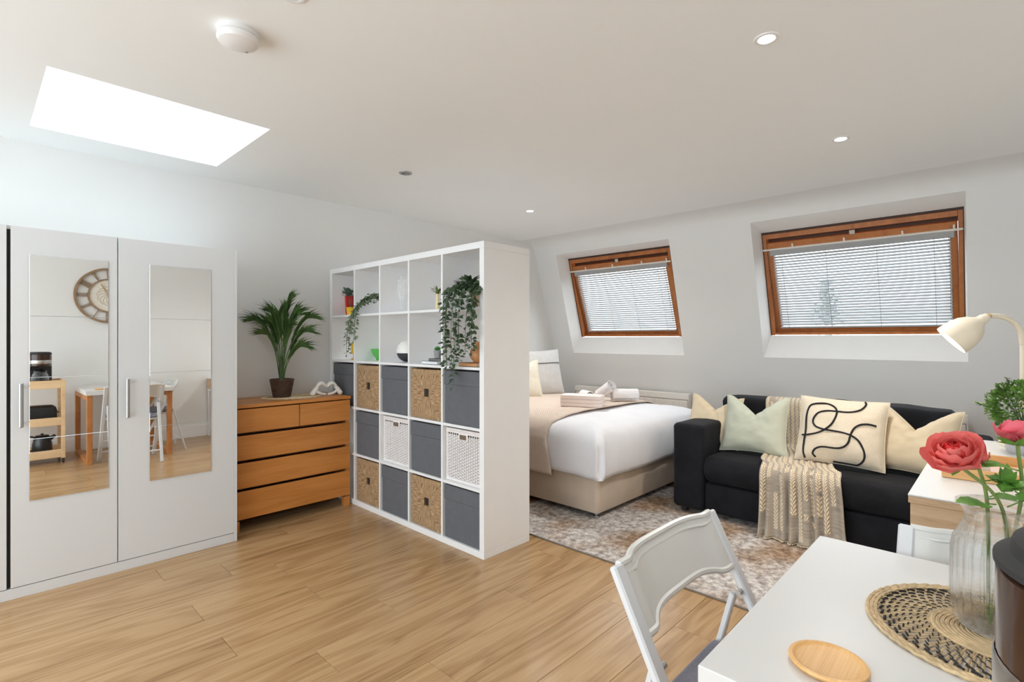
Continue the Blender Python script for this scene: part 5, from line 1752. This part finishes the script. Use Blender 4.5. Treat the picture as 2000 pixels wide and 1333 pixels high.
# ================================================================== FOLDING CHAIRS
def chair():
    t = thing('folding_chair', '', 'chair', (0, 0, 0), 0, 'white folding chairs at the table')
    # local frame: the sitter faces -y, backrest at +y; top of the back at y=.25, z=.79
    W = .235
    back = lambda z: -.237 + .487 * (z / .79) if z < .79 else .25
    def yb(z): return -.155 + (.250 + .155) * (z / .79)
    for s in (-1, 1):
        g = G(); g.bar((s * W, yb(.0), .0), (s * W, yb(.79), .79), .018, .034, (1, 0, 0), .004); part('front_leg', g, M_chairm, t)
        g = G(); g.bar((s * (W - .026), .33, .0), (s * (W - .026), .175, .600), .014, .028, (1, 0, 0), .003); part('rear_leg', g, M_chairm, t)
        g = G(); g.tube([(s * (W - .036), .160, .606), (s * (W - .004), .160, .606)], .007, 10); part('pivot', g, M_bracket, t)
    for z, nm in ((.10, 'stretcher'), (.22, 'stretcher')):
        g = G(); g.tube([(-W + .01, yb(z), z), (W - .01, yb(z), z)], .007, 8); part(nm, g, M_chairm, t)
    g = G(); g.tube([(-W + .035, .30, .12), (W - .035, .30, .12)], .007, 8); part('stretcher', g, M_chairm, t)
    # backrest panel, bowed backwards, following the slope of the legs
    def bow(x): return .029 * max(0, 1 - (abs(x) / .185) ** 4) ** 1.0 if abs(x) < .185 else 0
    TT = .0045
    def pf(side):
        def fn(u, v):
            x = (u * 2 - 1) * (W - .008)
            lo = .664 + .012 * max(0, 1 - (x / .17) ** 4)
            z = lo + (.788 - lo) * v
            return (x, yb(z) + bow(x) + side * TT, z)
        return fn
    g = G(); g.grid(pf(-1), 40, 6); g.grid(lambda u, v: pf(1)(1 - u, v), 40, 6)
    part('backrest', g, M_chair, t, smooth=60)
    for v_ in (0, 1):
        pts = [tuple((Vector(pf(-1)(i / 40, v_)) + Vector(pf(1)(i / 40, v_))) / 2) for i in range(41)]
        g = G(); g.tube(pts, .0085, 8); part('backrest_lip', g, M_chair, t)
        pts = [(p[0] * .93, p[1] - .010, p[2] + (.018 if v_ == 0 else -.018)) for p in pts]
        if v_ == 1: g = G(); g.tube(pts, .0045, 6); part('backrest_lip', g, M_chair, t)
    g = G(); g.box(-.19, .19, -.15, .215, .425, .443, .006); part('seat', g, M_chair, t)
    g = G(); g.box(-.192, .192, -.155, .225, .4445, .475, .012); part('seat_pad', g, M_greycush, t)
    return t


c1 = chair(); c1.location = (1.165, .337, 0); c1['label'] = 'white folding chair pulled up to the near side of the table, backrest fully visible'
dup(c1, (1.385, -.055, 0), radians(-90), 'white folding chair behind the table top, only its back showing beside the vase')

# ================================================================== TROLLEY AND KITCHEN ITEMS (right edge and mirror)
t = thing('kitchen_trolley', 'pale wooden three-tier trolley on castors seen in the wardrobe mirror', 'trolley', (.38, -.18, 0))
QX0, QX1, QY0, QY1 = .08, .686, -.37, .0
for x in (QX0, QX1 - .032):
    for y in (QY0, QY1 - .028):
        g = G(); g.box(x, x + .032, y, y + .028, .05, .843, .002); part('post', g, M_pinel, t, True)
for z in (.06, .385, .76):
    g = G()
    g.box(QX0 + .0325, QX1 - .0325, QY1 - .016, QY1 - .002, z, z + .08, .002); g.box(QX0 + .0325, QX1 - .0325, QY0 + .002, QY0 + .016, z, z + .08, .002)
    part('side_rail', g, M_pinel, t, True)
    g = G(); g.box(QX0 + .004, QX0 + .018, QY0 + .0285, QY1 - .0285, z, z + .08, .002); g.box(QX1 - .018, QX1 - .004, QY0 + .0285, QY1 - .0285, z, z + .08, .002)
    part('end_rail', g, M_pinel, t, True)
    g = G(); g.box(QX0 + .0185, QX1 - .0185, QY0 + .0165, QY1 - .0165, z + .004, z + .012); part('tray_bottom', g, M_pinel, t, True)
for x in (QX0 + .016, QX1 - .016):
    for y in (QY0 + .014, QY1 - .014):
        g = G(); g.lathe([(.006, 0), (.006, .02)], 8, c=(x, y, .034)); g.box(x - .010, x + .010, y - .012, y + .012, .040, .049, .002)
        g.lathe([(0, -.008), (.018, -.008), (.020, 0), (.018, .008), (0, .008)], 20, c=(x, y, .0202), M=Matrix.Rotation(pi / 2, 4, 'Y')); part('castor', g, M_blackm, t, True)

# coffee maker on the trolley's top tier
t = thing('coffee_maker', 'black filter coffee maker with a silver band at the right edge', 'coffee maker', (.50, -.13, .7725))
z0 = .7725
g = G(); g.box(.405, .598, -.300, -.190, z0, 1.118, .010); part('water_tank', g, M_black, t, True)
g = G()
def dshape(r, z, yo=0): return [(r, z)]
g.lathe([(0, z0), (.070, z0), (.074, z0 + .006), (.074, z0 + .024), (.066, z0 + .030), (0, z0 + .030)], 48, c=(.50, -.0935, 0)); g.box(.41, .59, -.20, -.10, z0, z0 + .028, .004); part('warming_plate', g, M_black, t, True)
g = G(); g.lathe([(0, .985), (.078, .985), (.086, .992), (.087, 1.012), (.087, 1.104), (.084, 1.106), (0, 1.106)], 56, c=(.50, -.0815, 0)); g.box(.413, .587, -.20, -.09, .985, 1.106, .003); part('filter_housing', g, M_browndark, t, True)
g = G(); g.lathe([(.0875, 1.010), (.0885, 1.012), (.0885, 1.044), (.0875, 1.046)], 56, c=(.50, -.0815, 0), cap=False); part('silver_band', g, M_silver, t, True)
g = G(); g.lathe([(.085, 1.1065), (.0882, 1.108), (.0882, 1.112), (.084, 1.114), (.080, 1.116), (.078, 1.124), (.070, 1.128), (.055, 1.1275), (0, 1.1265)], 56, c=(.50, -.0815, 0)); g.box(.41, .59, -.22, -.10, 1.1068, 1.1215, .004); part('lid', g, M_blackm, t, True)
t = thing('coffee_carafe', 'glass coffee carafe with black handle inside the coffee maker', 'carafe', (.50, -.092, z0 + .0305))
g = G(); g.lathe([(0, 0), (.055, 0), (.066, .02), (.070, .05), (.062, .09), (.048, .118), (.048, .128)], 40, cap=False); part('glass_body', g, M_flute, t)
g = G(); g.lathe([(0, .004), (.053, .004), (.064, .02), (.068, .045), (0, .045)], 40); part('coffee', g, M_browndark, t)
g = G(); g.lathe([(0, .140), (.046, .138), (.052, .130), (.052, .122), (.049, .120)], 40); part('lid', g, M_black, t)
g = G(); g.tube(spline([(0, .050, .125), (0, .080, .122), (0, .088, .09), (0, .082, .045), (0, .070, .030)], 6), .007, 8, flat=.7); part('handle', g, M_black, t)

# toaster, middle tier
t = thing('toaster', 'black two-slot toaster on the middle tier of the trolley', 'toaster', (.50, -.14, .3975))
g = G(); rloft(g, .37, .63, -.22, -.06, [(.02, .405), (.004, .410), (0, .43), (0, .53), (.008, .565), (.03, .583), (.05, .586)], .03); part('body', g, M_black, t, True)
for y in (-.17, -.12):
    g = G(); g.box(.42, .58, y, y + .022, .5862, .589, .001); part('slot', g, M_silver, t, True)
g = G(); g.box(.632, .648, -.155, -.125, .50, .515, .004); part('lever', g, M_black, t, True)
for x in (.39, .61):
    for y in (-.20, -.08):
        g = G(); g.lathe([(0, 0), (.008, 0), (.008, .008), (0, .008)], 10, c=(x, y, .3975)); part('foot', g, M_blackm, t, True)

# kettle, bottom tier
t = thing('kettle', 'black electric kettle on the bottom tier of the trolley', 'kettle', (.52, -.16, .0725))
g = G(); g.lathe([(0, 0), (.078, 0), (.080, .018), (0, .020)], 32); part('power_base', g, M_blackm, t)
g = G(); g.lathe([(0, .0205), (.076, .0205), (.082, .05), (.078, .12), (.064, .185), (.058, .195), (0, .198)], 40); part('body', g, M_black, t)
g = G(); g.lathe([(.056, .1985), (.05, .208), (.012, .214), (.010, .226), (0, .228)], 32); part('lid', g, M_black, t)
g = G(); g.tube(spline([(-.05, 0, .19), (-.105, 0, .20), (-.125, 0, .14), (-.108, 0, .07), (-.075, 0, .055)], 6), .011, 8, flat=.8); part('handle', g, M_black, t)
g = G(); g.tube([(.055, 0, .16), (.092, 0, .19), (.102, 0, .198)], [.022, .016, .013], 10); part('spout', g, M_black, t)

# wall clock on the wall behind the table
t = thing('wall_clock', 'large round wooden wall clock with open roman numerals, seen in the mirror', 'clock', (1.129, YR, 1.757))
MC = Matrix.Translation((1.129, YR + .004, 1.757)) @ Matrix.Rotation(-pi / 2, 4, 'X')     # local z -> +y (into the room)
def RG(g, ra, rb, z0, z1, n=64): g.lathe([(ra, z0), (rb, z0), (rb, z1), (ra, z1), (ra, z0)], n, M=MC, cap=False)
g = G(); RG(g, .296, .318, 0, .028); part('outer_ring', g, M_clock, t, True)
g = G(); RG(g, .180, .196, 0, .024); part('inner_ring', g, M_clock, t, True)
g = G(); g.lathe([(0, 0), (.180, 0), (.180, .010), (0, .010)], 64, M=MC); part('dial', g, M_clockf, t, True)
numer = ['XII', 'I', 'II', 'III', 'IIII', 'V', 'VI', 'VII', 'VIII', 'IX', 'X', 'XI']
for i, s_ in enumerate(numer):
    a = radians(90 - 30 * i)
    g = G(); wtot = 0; ws = {'I': .016, 'V': .034, 'X': .036}
    tot = sum(ws[c] for c in s_); x = -tot / 2
    for c in s_:
        w_c = ws[c]; xc = x + w_c / 2; y0, y1 = .197, .295
        segs = {'I': [((xc, y0), (xc, y1))], 'V': [((xc - w_c * .36, y1), (xc, y0)), ((xc + w_c * .36, y1), (xc, y0))], 'X': [((xc - w_c * .36, y1), (xc + w_c * .36, y0)), ((xc + w_c * .36, y1), (xc - w_c * .36, y0))]}[c]
        for p, q in segs: g.bar((p[0], p[1], .012), (q[0], q[1], .012), .0075, .010, (0, 0, 1))
        x += w_c
    g.xf(MC @ Matrix.Scale(-1, 4, (1, 0, 0)) @ Matrix.Rotation(-(a - pi / 2), 4, 'Z') if False else MC @ Matrix.Rotation(pi, 4, 'Y') @ Matrix.Rotation(a - pi / 2, 4, 'Z') @ Matrix.Translation((0, 0, -.024)))
    part('numeral', g, M_clock, t, True, smooth=0)
for ang, L_, w_ in ((-48, .11, .010), (150, .15, .008)):
    g = G(); a = radians(90 - ang)
    g.bar((0, 0, .016), (L_ * cos(a), L_ * sin(a), .016), w_, .003, (0, 0, 1)); g.xf(MC @ Matrix.Rotation(pi, 4, 'Y') @ Matrix.Translation((0, 0, -.034))); part('hand', g, plain('brass_hand', rgb(196, 158, 84), .4, .5), t, True)
g = G()
for k in range(12):
    a = 2 * pi * k / 12
    g.tube([MC @ Vector((.06 * cos(a) + .055 * cos(a + q), .06 * sin(a) + .055 * sin(a + q), .0112)) for q in (0, .6, 1.2, 1.8, 2.4, 3.0)], .0016, 4)
part('filigree', g, M_clock, t, True, kind='stuff')

# ================================================================== OUTSIDE
t = thing('neighbouring_house', 'pale grey roof of a house beyond the right roof window', 'building', (21, 3.0, 0))
g = G(); g.add([(19, -4, 1.2), (19, 9, 1.2), (22, 9, 2.35), (22, -4, 2.35), (25, 9, 1.2), (25, -4, 1.2)], [(0, 3, 2, 1), (2, 3, 5, 4), (0, 5, 3), (1, 2, 4)]); part('roof', g, M_roof, t, True, smooth=0)
g = G(); g.box(19.3, 24.7, -3.8, 8.8, -4, 1.19); part('wall', g, M_ext, t, True, smooth=0)
t = thing('conifer', 'dark pointed conifer outside the right roof window', 'tree', (16.0, 3.49, -4))
g = G(); rnd = random.Random(6)
g.tube([(0, 0, 0), (0, 0, 6.6)], [.12, .04], 8); part('trunk', g, M_trunk, t)
g = G()
for i in range(900):
    f_ = rnd.random(); z = 1.2 + 5.75 * f_; r_ = (.95 * (1 - f_) ** .7 + .10) * rnd.uniform(.4, 1); a = rnd.uniform(0, 2 * pi)
    d = Vector((cos(a), sin(a), -.3)); g.leaf((cos(a) * r_ * .5, sin(a) * r_ * .5, z), d, (0, 0, 1), r_ * .6 + .1, .16, .1, .2)
part('crown', g, M_conifer, t, kind='stuff')
